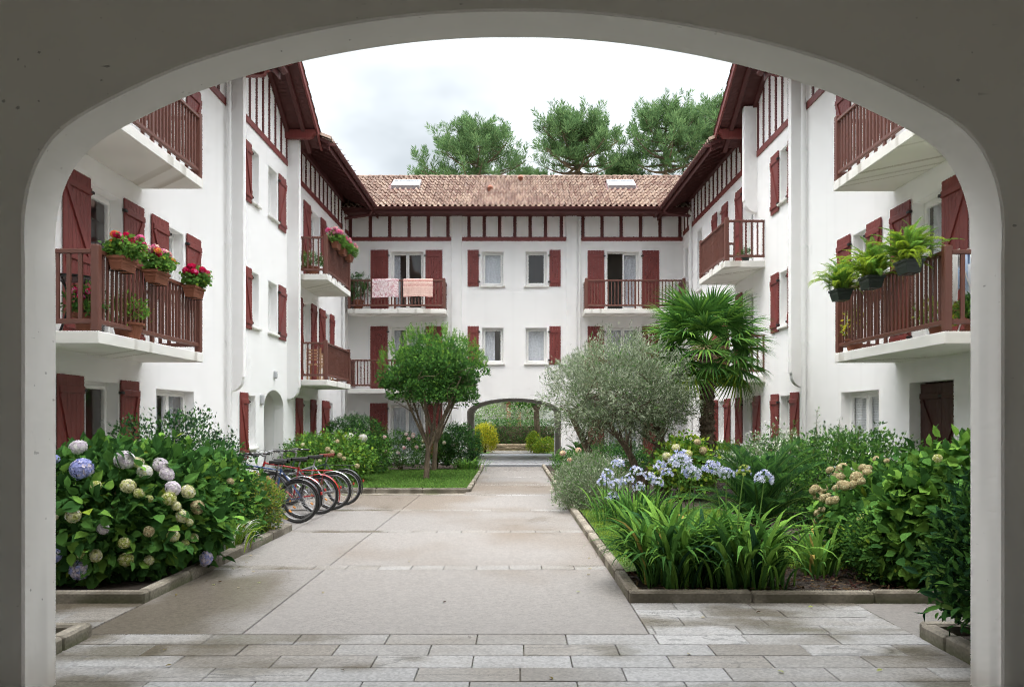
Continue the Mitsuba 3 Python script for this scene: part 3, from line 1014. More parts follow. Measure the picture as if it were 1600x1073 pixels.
# ---------------------------------------------------------------- rear building
BB = thing('apartment_building', 'white rear building with tiled roof and arched passage closing the courtyard', 'building', 'wings of the white courtyard building')
Bw = [(-4.52, -3.33, F2 + .02, 7.67, 2, 'h'), (-1.22, -.448, 6.43, 7.67, 1, 'w'), (.353, 1.12, 6.43, 7.67, 1, 'n'), (3.28, 4.46, F2 + .02, 7.67, 2, 'o'),
      (-4.52, -3.33, F1 + .02, 4.95, 2, 'f'), (-1.22, -.448, 3.63, 4.92, 1, 'w'), (.353, 1.12, 3.63, 4.92, 1, 'w'), (3.28, 4.46, F1 + .02, 4.95, 2, 'f'),
      (-4.55, -3.33, .15, 2.14, 2, 'f'), (3.28, 4.46, .15, 2.14, 2, 'f')]
seg = [(-1.77 + 3.41 * (1 - np.cos(t)) / 2, 1.86 + .52 * np.sin(t)) for t in np.linspace(0, PI, 24)]
tunnel = Polygon([(-1.77, -.1)] + seg + [(1.64, -.1)])
part(BB, 'wall', P(wall_panel(rear_map, [(-6.3, -.05), (6.3, -.05), (6.3, 9.25), (-6.3, 9.25)], [(w[0], w[2], w[1], w[3]) for w in Bw] + [tunnel]), 'm_plaster'))
for s0, s1, z0, z1, n, kind in Bw:
    window(BB, rear_map, s0, s1, z0, z1, n, None if kind == 'n' else (True, False) if kind == 'h' else 'm_curtain', kind in 'wn', open_leaf=0 if kind == 'o' else None)
core = MB()
for x0, x1 in ((-11, -1.95), (1.82, 11)):
    core.box(x0, x1, YR + 1.7, 36.1, -.05, 9.1)
core.box(-1.95, 1.82, YR + 1.7, 36.1, 2.5, 9.1)
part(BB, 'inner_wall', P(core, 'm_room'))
m = MB()
for z in (2.45, 5.3):
    m.box(-6.3, 6.3, YR + .252, YR + 1.7, z, z + .2)
part(BB, 'floor', P(m, 'm_room'))
pts = [(-1.77, -.05)] + seg + [(1.64, -.05)]
v = np.array([[x, y, z] for y in (YR + .251, 36.1) for x, z in pts])
k = len(pts)
i = np.arange(k - 1)
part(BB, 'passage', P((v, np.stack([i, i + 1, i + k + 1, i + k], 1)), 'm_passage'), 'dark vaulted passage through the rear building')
back_arch = sbox(-6.3, -.05, 6.3, 9.1).difference(tunnel)
mm = extrude(back_arch, .2)
part(BB, 'garden_wall', P((np.stack([mm.vertices[:, 0], 36.1 + mm.vertices[:, 2], mm.vertices[:, 1]], 1), mm.faces), 'm_plaster'))
D1 = -5.24
for s0, s1, z0, z1, o, t in [(-5.24, -4.60, F2 + .05, 7.72, -1, True), (-3.26, -2.65, F2 + .05, 7.72, 1, True), (-1.74, -1.335, 6.41, 7.72, -1, False), (1.21, 1.62, 6.41, 7.72, 1, False), (2.59, 3.19, F2 + .05, 7.7, -1, True), (4.56, 5.17, F2 + .05, 7.7, 1, True),
                             (-5.25, -4.62, F1 + .05, 4.97, -1, True), (-3.26, -2.65, F1 + .05, 4.97, 1, True), (-1.74, -1.335, 3.6, 4.97, -1, False), (1.21, 1.62, 3.6, 4.97, 1, False), (2.59, 3.19, F1 + .05, 4.97, -1, True), (4.56, 5.17, F1 + .05, 4.97, 1, True),
                             (-5.26, -4.62, .2, 2.2, -1, True), (-3.26, -2.65, .2, 2.2, 1, True), (2.59, 3.19, .2, 2.2, -1, True), (4.56, 5.17, .2, 2.2, 1, True)]:
    shutter(BB, rear_map, s0, s1, z0, z1, o, True, t)
balcony(BB, rear_map, -5.88, -2.46, 5.47, 1.0, 'second-floor balcony of the rear building with two towels on its rail', wide_end=False)
balcony(BB, rear_map, -5.88, -2.46, F1, 1.0, 'first-floor balcony of the rear building behind the clipped tree', wide_end=False)
balcony(BB, rear_map, 2.41, 5.94, 5.47, 1.0, 'second-floor balcony of the rear building beside the palm', wide_end=False)
balcony(BB, rear_map, 2.41, 5.94, F1, 1.0, 'first-floor balcony of the rear building hidden by the olive tree', wide_end=False)
part(BB, 'pilaster', P(wmesh(rear_map, MB().box(-2.32, -1.95, .001, .07, -.05, 9.2, b=.006)), 'm_plaster'))
part(BB, 'pilaster', P(wmesh(rear_map, MB().box(1.83, 2.19, .001, .07, -.05, 9.2, b=.006)), 'm_plaster'))
downpipe(BB, rear_map, 2.30, .05, 8.85, .04)
timber(BB, rear_map, -6.02, -2.33, 8.04, 9.1, [-5.97, -5.25, -4.55, -3.85, -3.16, -2.45], bw=.15, pw=.06)
timber(BB, rear_map, -1.94, 1.82, 8.04, 9.1, [-1.69, -1.14, -.585, -.035, .517, 1.07, 1.64], bw=.15, pw=.06)
timber(BB, rear_map, 2.36, 6.02, 8.04, 9.1, [2.42, 3.11, 3.80, 4.5, 5.2, 5.92], bw=.15, pw=.06)
# roof
E, R_ = np.array([29.42, 9.0]), np.array([33.3, 11.16])
up = (R_ - E) / np.linalg.norm(R_ - E)
LEN = np.linalg.norm(R_ - E)
nr = np.array([-up[1], up[0]])
m = MB()
f = np.array([[0, 1, 3, 2], [4, 5, 7, 6], [0, 1, 5, 4], [2, 3, 7, 6], [0, 2, 6, 4], [1, 3, 7, 5]])
m.add(np.array([[x, y, z + dz] for x in (-11, 11) for y, z in (E, R_) for dz in (-.08, -.01)]), f)
m.add(np.array([[x, y, z + dz] for x in (-11, 11) for y, z in ((33.301, 11.16), (37.2, 8.97)) for dz in (-.08, 0.0)]), f)
roof = part(BB, 'roof', P(m, 'm_soffit'), 'terracotta roman tile roof with two skylights')
q = rng(12)
tiles = [P(TILE, 'm_tile', 40 if False else False, uv=(q.random(), q.random())) for _ in range(14)]
rest, count = MB(), 0
rows, cols = 11, 66
for row in range(rows):
    for c in range(cols):
        x = -6.6 + .2 * c + .1
        a = .402 * row - .05
        t0 = a / LEN
        if .55 < t0 + .04 < .79 and (-4.72 < x < -3.58 or 3.42 < x < 4.55):
            continue
        o = np.array([x + q.normal(0, .004), E[0] + up[0] * a + nr[0] * .03, E[1] + up[1] * a + nr[1] * .03 + q.normal(0, .004)])
        sw = q.normal(0, .012)
        ux, uy, uz = np.array([1, sw, 0]), np.array([-sw * up[0], up[0], up[1]]), np.array([0, nr[0], nr[1]])
        if count < 300 and -5.5 < x < 5.5:
            part(roof, 'tile', tiles[q.integers(14)], to_world=M4(ux, uy, uz, o))
            count += 1
        else:
            rest.add(TILE[0] @ np.stack([ux, uy, uz]) + o, TILE[1], (q.random(), q.random()))
part(roof, 'upper_tiles', P(rest, 'm_tile'), stuff=True)
m = MB()
for c in range(34):
    x0 = -6.6 + .4 * c
    a = np.linspace(0, PI, 8)
    for x0_, rr in ((x0, .105),):
        ring0 = np.stack([np.full(8, x0_), 33.3 + .12 * np.cos(a), 11.13 + .10 * np.sin(a) + .012], 1)
        ring1 = np.stack([np.full(8, x0_ + .42), 33.3 + .105 * np.cos(a), 11.13 + .088 * np.sin(a)], 1)
        i = np.arange(7)
        part(roof, 'ridge_tile', P((np.vstack([ring0, ring1]), np.stack([i, i + 1, i + 9, i + 8], 1)), 'm_tile', uv=(q.random(), q.random() * .6)))
for x0, x1 in ((-4.67, -3.62), (3.47, 4.5)):
    def sl(x, a, h):
        return [x, E[0] + up[0] * a + nr[0] * h, E[1] + up[1] * a + nr[1] * h]
    a0, a1 = .58 * LEN, .775 * LEN
    m = MB()
    for (xa, xb, aa0, aa1) in ((x0, x0 + .06, a0, a1), (x1 - .06, x1, a0, a1), (x0 + .06, x1 - .06, a0, a0 + .07), (x0 + .06, x1 - .06, a1 - .07, a1)):
        m.add(np.array([sl(x, a, h) for x in (xa, xb) for a in (aa0, aa1) for h in (-.02, .13)]), f)
    k = part(roof, 'skylight', P(m, 'm_grey_plastic'))
    part(k, 'pane', P((np.array([sl(x0 + .05, a0 + .06, .10), sl(x1 - .05, a0 + .06, .10), sl(x1 - .05, a1 - .06, .10), sl(x0 + .05, a1 - .06, .10)]), np.array([[0, 1, 2, 3]])), 'm_skylight'))
for x, t in ((-.95, .50), (.18, .86)):
    c = np.array([x, E[0] + up[0] * t * LEN, E[1] + up[1] * t * LEN])
    part(roof, 'vent_tile', P(MB().tube([c + [0, -.16, .03], c + [0, 0, .12], c + [0, .2, .14]], [.10, .11, .09], 10), 'm_terra', 40))
ang = np.linspace(PI, 2 * PI, 10)
ring = np.array([(29.34 + .085 * np.cos(t), 8.98 + .085 * np.sin(t)) for t in ang] + [(29.34 + .076 * np.cos(t), 8.98 + .076 * np.sin(t)) for t in ang[::-1]])
k = len(ring)
i = np.arange(k)
m = MB().add(np.array([[x, y, z] for x in (-5.2, 5.3) for y, z in ring]), np.stack([i, (i + 1) % k, (i + 1) % k + k, i + k], 1))
part(BB, 'gutter', P(m, 'm_soffit', 40))
part(BB, 'fascia', P(MB().box(-6.0, 6.0, 29.44, 29.47, 8.80, 9.0, b=.005), 'm_soffit'))
part(BB, 'soffit', P(MB().box(-6.2, 6.2, 29.47, YR - .002, 8.93, 8.98), 'm_soffit'))
# the raking outlets from the gutter corner back to the side walls
part(LB, 'gutter_outlet', P(MB().tube(smooth_curve([(-5.02, 29.25, 8.92), (-5.05, 29.25, 8.72), (-5.3, 29.3, 8.66), (-5.95, 29.35, 8.58)], 14), .05, 10), 'm_soffit', 50))
part(RB, 'gutter_outlet', P(MB().tube(smooth_curve([(5.12, 29.0, 8.9), (5.15, 29.0, 8.70), (5.4, 28.98, 8.64), (6.0, 28.95, 8.56)], 14), .05, 10), 'm_soffit', 50))
# threshold of the passage
stp = struct('passage_step', P(MB().box(-1.75, 1.62, 28.75, 37.5, -.04, .10, b=.03), 'm_step'), 'grey stone step before the rear passage')
struct('garden_path', P(grid_sheet(-1.2, 1.2, 37.5, 41, .10), 'm_path', uv=(.5, .9)))
struct('garden_ground', P(grid_sheet(-12, 12, 37.5, 60, .06), 'm_lawn'))
# ---------------------------------------------------------------- plants: leaf machinery
L2 = (np.array([[0, 0, 0], [.45, .5, .06], [1, 0, -.06], [.45, -.5, .06]]), np.array([[0, 1, 2], [0, 2, 3]]))
L4 = (np.array([[0, 0, 0], [.3, .42, .05], [.62, .40, .04], [1, 0, -.14], [.62, -.40, .04], [.3, -.42, .05], [.5, 0, -.02]]),
      np.array([[0, 1, 6], [1, 2, 6], [2, 3, 6], [3, 4, 6], [4, 5, 6], [5, 0, 6]]))
LS = (np.array([[0, 0, 0], [.5, .5, .0], [1, 0, 0], [.5, -.5, 0]]), np.array([[0, 1, 2], [0, 2, 3]]))


def unit(a):
    return a / (np.linalg.norm(a, axis=-1, keepdims=True) + 1e-12)


def leaves(Pt, D, N, L, W, ids, br, tmpl):
    n = len(Pt)
    D = unit(D)
    S = unit(np.cross(N, D))
    U = np.cross(D, S)
    tv, tf = tmpl
    L, W = np.broadcast_to(L, (n,)), np.broadcast_to(W, (n,))
    v = Pt[:, None] + (L[:, None, None] * tv[None, :, 0:1]) * D[:, None] + (W[:, None, None] * tv[None, :, 1:2]) * S[:, None] + (L[:, None, None] * tv[None, :, 2:3]) * U[:, None]
    f = tf[None] + (np.arange(n) * len(tv))[:, None, None]
    uv = np.repeat(np.stack([np.asarray(ids) + .5, br], 1), len(tv), 0)
    return v.reshape(-1, 3), f.reshape(-1, 3), uv


def sphere_dirs(q, n, zmin=-1.0):
    z = q.uniform(zmin, 1, n)
    a = q.random(n) * 2 * PI
    s = np.sqrt(1 - z * z)
    return np.stack([s * np.cos(a), s * np.sin(a), z], 1)


def crown_points(q, c, rad, tips, per, spread, lump=.28, shell=.5, zmin=-.75, floor=.02, seed=0, freq=2.3):
    d = sphere_dirs(q, tips, zmin)
    rr = 1 + lump * 2 * (meshkit.fbm(d * freq + seed * 3.1 + 20, 3, seed) - .5)
    depth = 1 - shell * q.random(tips) ** 2.2
    t = np.asarray(c) + d * np.asarray(rad) * (rr * depth)[:, None]
    p = np.repeat(t, per, 0) + q.normal(0, 1, (tips * per, 3)) * spread
    o = np.repeat(unit(d / np.asarray(rad)), per, 0)
    k = p[:, 2] > floor
    return p[k], o[k]


def fill(q, p, o, L, W, ids, w, tmpl, upness=.35, rand=.7, br=(.75, 1.25)):
    n = len(p)
    D = o + q.normal(0, rand, (n, 3)) + np.array([0, 0, upness])
    N = o * .6 + np.array([0, 0, .8]) + q.normal(0, .5, (n, 3))
    size = .65 + .6 * q.random(n)
    return leaves(p, D, N, L * size, W * size, q.choice(ids, n, p=np.asarray(w) / np.sum(w)), q.uniform(*br, n), tmpl)


def stems_mesh(base, c, rad, n, r0, seed, zlow=.0):
    q = rng(seed)
    m = MB()
    for i in range(n):
        d = sphere_dirs(q, 1, .0)[0]
        e = np.asarray(c) + d * np.asarray(rad) * .75
        b = np.asarray(base) + np.array([q.normal(0, .05), q.normal(0, .05), 0])
        mid = (b + e) / 2 + np.array([0, 0, .15]) * np.linalg.norm(e - b) * .4
        m.tube(smooth_curve([b, mid, e], 7), np.linspace(r0, r0 * .35, 7), 5, (21.5, 1))
    return m


def shrub(key, label, cat, c, rad, tips, per, L, W, ids, w, spread=.06, tmpl=L2, seed=0, group=None, mt='m_leaf', upness=.35, lump=.28, shell=.5, zmin=-.75, base_z=.04, rand=.7, r0=.016, stems=7, freq=2.3, br=(.75, 1.25)):
    q = rng(seed)
    k = thing(key, label, cat, group)
    p, o = crown_points(q, c, rad, tips, per, spread, lump, shell, zmin, base_z + .02, seed, freq)
    v, f, uv = fill(q, p, o, L, W, ids, w, tmpl, upness, rand, br)
    part(k, 'foliage', P((v, f), mt, uv=uv), stuff=True)
    part(k, 'stem', P(stems_mesh((c[0], c[1], base_z), c, rad, stems, r0, seed + 1), 'm_leaf'))
    return k


def flower_ball(seed, r, n, ids, w, petal=.016, flat=.8, core=None):
    """a mophead: many four-petalled florets over a dome"""
    q = rng(seed)
    i = np.arange(n)
    z = 1 - 1.55 * (i + .5) / n
    a = i * 2.39996
    s = np.sqrt(np.maximum(0, 1 - z * z))
    d = np.stack([s * np.cos(a), s * np.sin(a), z], 1)
    d = unit(d + q.normal(0, .05, (n, 3)))
    c = d * r * (1 + q.normal(0, .05, (n, 1)) + .30 * (meshkit.fbm(d * 2.2 + seed, 2, seed)[:, None] - .5))
    c[:, 2] *= flat
    m = MB()
    t1 = unit(np.cross(d, q.normal(0, 1, (n, 3))))
    t2 = np.cross(d, t1)
    fid = q.choice(ids, n, p=np.asarray(w) / np.sum(w))
    br = q.uniform(.8, 1.12, n)
    for k in range(4):
        D = t1 * np.cos(k * PI / 2) + t2 * np.sin(k * PI / 2) + d * .25
        v, f, uv = leaves(c, D, d, petal, petal * .95, fid, br, LS)
        m.add(v, f, uv)
    m.tm(trimesh.creation.icosphere(1, r * .82), ((core if core is not None else ids[0]) + .5, .55))
    m.v[-1] = m.v[-1] * [1, 1, flat]
    return m


def tilt(d, t, s=1.0, spin=0.0):
    d = unit(np.asarray(d, float))
    x = unit(np.cross([0.3, .9, .1], d))
    y = np.cross(d, x)
    cx, sx = math.cos(spin), math.sin(spin)
    return M4((x * cx + y * sx) * s, (y * cx - x * sx) * s, d * s, t)


HEADS = {}


def head(parent, kind, pos, d, size, seed):
    """one hydrangea flower head, size in metres across"""
    spec = {'blue': ([11, 12], [7, 1]), 'lilac': ([12, 19], [5, 2]), 'cream': ([13, 19, 14], [6, 1, 1]), 'lime': ([14, 13], [3, 3]), 'tan': ([15, 13], [5, 1]), 'white': ([19, 13], [5, 1]), 'mauve': ([12, 11], [3, 2])}[kind]
    v = seed % 3
    if (kind, v) not in HEADS:
        HEADS[kind, v] = P(flower_ball(700 + v, .5, 150, *spec, petal=.115, flat=.8), 'm_leaf')
    part(parent, 'flower_head', HEADS[kind, v], to_world=tilt(d, pos, size, seed * 1.7))


# leaf templates that are placed one by one
def big_leaf(seed):
    q = rng(seed)
    n = 6
    t = np.linspace(0, 1, n)
    w = .36 * np.sin(PI * np.clip(t, 0.02, 1) ** .75) + .012
    w[-1] = .0
    mid = np.stack([t, t * 0, -.16 * t ** 2 + .02 * np.sin(t * 9)], 1)
    l = mid + np.stack([t * 0, w, .10 * w + .02 * q.random(n)], 1)
    r_ = mid + np.stack([t * 0, -w, .10 * w + .02 * q.random(n)], 1)
    v = np.vstack([l, mid, r_])
    i = np.arange(n - 1)
    f = np.vstack([np.stack([i, i + 1, i + n + 1, i + n], 1), np.stack([i + n, i + n + 1, i + 2 * n + 1, i + 2 * n], 1)])
    return v, f


def leaf_parts(k, name, q, p, o, L, ids, w, mt='m_gloss', nv=4, rand=.55, upness=.1, label=None):
    n = len(p)
    D = unit(o * .8 + q.normal(0, rand, (n, 3)) + np.array([0, 0, upness]))
    N = o * .7 + np.array([0, -.15, .8]) + q.normal(0, .35, (n, 3))
    S = unit(np.cross(N, D))
    U = np.cross(D, S)
    fid = q.choice(ids, n, p=np.asarray(w) / np.sum(w))
    for i in range(n):
        key = (mt, int(fid[i]), int(q.integers(nv)))
        if key not in HEADS:
            HEADS[key] = P(big_leaf(key[2]), mt, False, uv=(key[1] + .5, .8 + .13 * key[2]))
        s = L * (.6 + .6 * q.random())
        part(k, name, HEADS[key], to_world=M4(D[i] * s, S[i] * s, U[i] * s, p[i]))


def hydrangea(label, c, rad, nparts, tips, per, L, ids, w, seed, heads=(), base_z=.05, lump=.2, group=None):
    q = rng(seed)
    k = thing('hydrangea_bush', label, 'hydrangea', group)
    # the leaves that face the lane, one by one
    d = sphere_dirs(q, nparts * 6, -.55)
    d = d[(d @ unit(np.array([-c[0], -c[1] * .9, 1.2]))) > .25][:nparts]
    rr = 1 + lump * 2 * (meshkit.fbm(d * 2.3 + seed * 3.1 + 20, 3, seed) - .5)
    p = np.asarray(c) + d * np.asarray(rad) * (rr * (.97 + .08 * q.random(len(d))))[:, None]
    ok = p[:, 2] > base_z + .06
    leaf_parts(k, 'leaf', q, p[ok], unit(d / np.asarray(rad))[ok], L, ids, w)
    p, o = crown_points(q, c, rad, tips, per, .075, lump, .55, -.8, base_z + .02, seed)
    v, f, uv = fill(q, p, o, L, L * .68, ids, w, L4, .1, .6)
    part(k, 'inner_leaves', P((v, f), 'm_gloss', uv=uv), stuff=True)
    part(k, 'stem', P(stems_mesh((c[0], c[1], base_z), c, rad, 14, .012, seed + 3), 'm_leaf'))
    for i, (kind, x, y, z, s) in enumerate(heads):
        pos = np.array([x, y, z])
        dd = unit((pos - np.asarray(c)) / np.asarray(rad)) + np.array([0, -.1, .35])
        head(k, kind, pos + unit(dd) * .10, dd, s * .95, seed + i)
    return k


# ---------------------------------------------------------------- left front bed
HL = [('lilac', -4.23, 8.22, 1.22, 0.160), ('blue', -4.34, 8.02, 1.12, 0.100), ('blue', -4.03, 7.89, 1.05, 0.208), ('lilac', -3.76, 8.11, 1.11, 0.191), ('cream', -3.66, 8.15, 1.09, 0.113), ('white', -3.57, 8.09, 1.01, 0.139), ('lilac', -3.51, 8.26, 1.06, 0.149), ('lilac', -3.43, 8.22, 0.98, 0.137), ('cream', -3.63, 7.89, 0.90, 0.136), ('lime', -3.54, 7.90, 0.84, 0.099), ('lime', -3.47, 7.94, 0.79, 0.070), ('lilac', -3.35, 8.15, 0.86, 0.147), ('cream', -3.26, 8.27, 0.82, 0.138), ('lime', -3.35, 8.07, 0.78, 0.130), ('cream', -3.30, 8.10, 0.71, 0.090), ('tan', -3.19, 8.30, 0.68, 0.138), ('cream', -3.26, 8.13, 0.62, 0.124), ('cream', -3.22, 8.19, 0.56, 0.073), ('cream', -3.96, 7.62, 0.68, 0.131), ('cream', -4.11, 7.61, 0.68, 0.076), ('lilac', -3.74, 7.68, 0.57, 0.102), ('tan', -3.45, 7.88, 0.52, 0.098), ('lime', -3.61, 7.77, 0.44, 0.099), ('cream', -3.31, 8.05, 0.46, 0.116), ('cream', -3.21, 8.25, 0.42, 0.087), ('lime', -3.26, 8.18, 0.38, 0.077), ('lime', -3.91, 7.66, 0.37, 0.085), ('cream', -3.81, 7.70, 0.35, 0.111), ('lime', -3.62, 7.83, 0.30, 0.126), ('cream', -3.49, 7.97, 0.27, 0.093), ('blue', -4.12, 7.64, 0.36, 0.127), ('mauve', -3.96, 7.73, 0.23, 0.167), ('mauve', -3.24, 8.60, 0.19, 0.148), ('lime', -3.85, 7.78, 0.91, 0.097)]
hydrangea('large hydrangea with blue, lilac and cream heads nearest on the left, by the kerb', (-4.15, 8.75, .56), (1.06, 1.16, .74), 290, 900, 6, .145, [0, 1, 2, 3], [6, 5, 1.5, .25], 21, HL)
hydrangea('second hydrangea with few flowers, behind the big blue one', (-4.25, 10.55, .52), (.95, .95, .72), 200, 800, 6, .115, [0, 1, 2, 3], [4, 5, 2, .4], 22,
          [('lime', -4.3, 9.75, 1.12, .12), ('white', -4.75, 9.9, 1.2, .11), ('cream', -3.75, 9.95, .95, .10), ('tan', -3.5, 10.2, .78, .09)])
shrub('evergreen_shrub', 'dark small-leaved shrub rising behind the hydrangeas against the left wall', 'shrub', (-4.7, 11.7, .92), (.9, .55, .74), 420, 16, .06, .028, [8, 0, 1, 5], [4, 4, 2, 1], .07, L2, 23, mt='m_gloss', lump=.4)
shrub('heath_shrub', 'low olive-green heath shrub at the far end of the left bed by the bicycles', 'shrub', (-3.62, 11.45, .36), (.42, .55, .44), 620, 22, .040, .018, [1, 3, 22, 5], [4, 3, 2.5, 2], .03, L2, 24, lump=.4, shell=.35)
shrub('groundcover_shrub', 'small reddish-green shrub in the shade under the second hydrangea', 'shrub', (-3.55, 10.45, .28), (.34, .5, .28), 200, 14, .05, .026, [0, 1, 22, 26], [5, 5, 1, 2], .05, L2, 25)


def strap(seed, L, W, droop, n=9):
    q = rng(seed + 900)
    t = np.linspace(0, 1, n)
    th = 1.46 - .30 * q.random() - (.25 + 1.75 * droop) * t ** 1.7
    ds = L / (n - 1)
    x = np.concatenate([[0], np.cumsum(np.cos(th[:-1]) * ds)])
    z = np.concatenate([[0], np.cumsum(np.sin(th[:-1]) * ds)])
    el = np.stack([x, t * 0, z], 1)
    w = W * (.55 + .45 * np.sin(PI * np.clip(t * .9 + .1, 0, 1))) * np.clip((1 - t) * 4, .04, 1)
    nrm = np.stack([-np.sin(th), t * 0, np.cos(th)], 1)
    a = el + np.stack([t * 0, w, t * 0], 1) + nrm * (.3 * w)[:, None]
    b = el + np.stack([t * 0, -w, t * 0], 1) + nrm * (.3 * w)[:, None]
    v = np.vstack([a, el, b])
    i = np.arange(n - 1)
    return v, np.vstack([np.stack([i, i + 1, i + n + 1, i + n], 1), np.stack([i + n, i + n + 1, i + 2 * n + 1, i + 2 * n], 1)])


STRAPS = {}


def strap_clump(key, label, cat, c, n, L, W, seed, ids, w, droop=(.35, 1.25), spread=.14, group=None, one_by_one=True, name='leaf'):
    q = rng(seed)
    k = thing(key, label, cat, group)
    m = MB()
    for i in range(n):
        a = q.random() * 2 * PI
        dr_ = round(q.uniform(*droop) * 5) / 5
        fid = int(q.choice(ids, p=np.asarray(w) / np.sum(w)))
        s = L * q.uniform(.65, 1.15)
        off = q.normal(0, spread, 2)
        if one_by_one and i % 3 == 0:       # the lower, older leaves lie over
            dr_, s, off = droop[1], s * .72, off * 1.25
        if abs(off[0]) + abs(off[1]) > .02:
            a = math.atan2(off[1], off[0]) + q.normal(0, .7)
        X, Y, Z = np.array([math.cos(a), math.sin(a), 0]), np.array([-math.sin(a), math.cos(a), 0]), np.array([0, 0, 1.0])
        o = np.array([max(c[0] + off[0], 1.2), max(c[1] + off[1], 7.52), c[2]]) if c[0] > 0 else np.array([c[0] + off[0], c[1] + off[1], c[2]])
        kk = (dr_, fid, W, i % 2)
        if one_by_one:
            if kk not in STRAPS:
                STRAPS[kk] = P(strap(i, 1.0, W / L, dr_), 'm_gloss', uv=(fid + .5, .85 + .3 * (i % 2)))
            part(k, name, STRAPS[kk], to_world=M4(X * s, Y * s, Z * s, o))
        else:
            v, f = strap(i, s, W, dr_)
            m.add(v @ np.stack([X, Y, Z]) + o, f, (fid + .5, q.uniform(.8, 1.2)))
    if not one_by_one:
        part(k, 'blades', P(m, 'm_leaf'), stuff=True)
    return k


strap_clump('ribbon_grass', 'tuft of fine striped grass on the kerb of the left front bed', 'grass', (-3.42, 10.0, .05), 170, .46, .010, 31, [2, 3, 19], [4, 2, 1.5], (.5, 1.2), .10, one_by_one=False)
strap_clump('ribbon_grass', 'thin grass sprigs growing in the left front corner beside the pier', 'grass', (-4.35, 7.75, .05), 40, .28, .007, 32, [2, 3], [2, 3], (.3, .9), .08, one_by_one=False)


# ---------------------------------------------------------------- lilies on the right
def scape(k, x0, y0, x1, y1, z1, r, seed, kind=20, n=34):
    q = rng(seed)
    pts = smooth_curve([(x0, y0, .1), ((x0 + x1) / 2 + q.normal(0, .02), (y0 + y1) / 2, z1 * .55), (x1, y1, z1)], 9)
    part(k, 'flower_stalk', P(MB().tube(pts, np.linspace(.008, .0055, 9), 6, (26.5, 1.2)), 'm_leaf'))
    m = MB()
    d = sphere_dirs(q, n, -.25)
    r = r * 1.25
    c = np.array([x1, y1, z1])
    for i in range(n):
        tip = c + d[i] * r * q.uniform(.75, 1.05)
        m.tube([c, tip], [.0018, .0015], 3, (26.5, 1.3), False)
        a = unit(np.cross(d[i], [.3, .2, .9]))
        b_ = np.cross(d[i], a)
        ang = np.arange(6) * PI / 3 + q.random()
        D = a[None] * np.cos(ang)[:, None] + b_[None] * np.sin(ang)[:, None] + d[i] * .9
        v, f, uv = leaves(np.repeat(tip[None], 6, 0) - d[i] * .02, D, np.repeat(d[i][None], 6, 0), r * .34, r * .13, np.full(6, kind if q.random() < .8 else 11), np.full(6, q.uniform(.85, 1.12)), LS)
        m.add(v, f, uv)
    part(k, 'flower_head', P(m, 'm_leaf'))


gids, gw = [1, 0, 8, 2, 22], [6, 2, .6, 3.4, .08]
k = strap_clump('lily_clump', 'big clump of arching strap leaves nearest the lane on the right kerb', 'agapanthus', (1.42, 8.0, .05), 280, .90, .026, 41, gids, gw, (.4, 1.4), .19)
scape(k, 1.5, 8.1, 1.60, 8.2, 1.16, .10, 1)
scape(k, 1.55, 8.0, 1.70, 8.15, 1.05, .075, 2)
strap_clump('lily_clump', 'clump of strap leaves filling in behind and between the two front clumps', 'agapanthus', (1.80, 8.3, .05), 110, .80, .024, 45, gids, gw, (.3, 1.2), .13)
k = strap_clump('lily_clump', 'clump of strap leaves spilling over the front kerb, right of the biggest clump', 'agapanthus', (2.12, 7.80, .05), 240, .84, .026, 42, gids, [6, 2, .6, 3.4, .08], (.4, 1.4), .15)
scape(k, 1.95, 7.9, 1.88, 8.1, 1.10, .085, 3)
scape(k, 2.0, 7.9, 2.03, 8.15, 1.04, .07, 4)
scape(k, 2.05, 7.9, 2.20, 8.15, 1.07, .065, 5, 14, 26)
scape(k, 2.15, 7.9, 2.38, 8.1, 1.0, .08, 6)
strap_clump('lily_clump', 'small clump of strap leaves with yellowing tips, right of the two large clumps', 'agapanthus', (2.98, 8.35, .05), 75, .56, .021, 43, [2, 1, 22], [4, 4, .4], (.1, 1.1), .08)
k = strap_clump('lily_clump', 'lily clump in blue flower behind the lawn strip, in front of the olive', 'agapanthus', (1.8, 12.5, .06), 170, .6, .016, 44, gids, gw, (.1, 1.2), .28, one_by_one=False)
for i, (x, z) in enumerate([(1.32, .78), (1.45, .62), (1.50, .92), (1.62, .70), (1.75, .82), (1.80, .58), (1.92, .74), (2.10, .90), (2.22, .78), (2.35, .92), (1.4, .45), (1.28, .66), (2.05, .66), (2.5, .84), (2.6, .74)]):
    scape(k, x + .05, 12.6, x, 12.2 + .1 * (i % 3), z, .085, 60 + i, n=26)

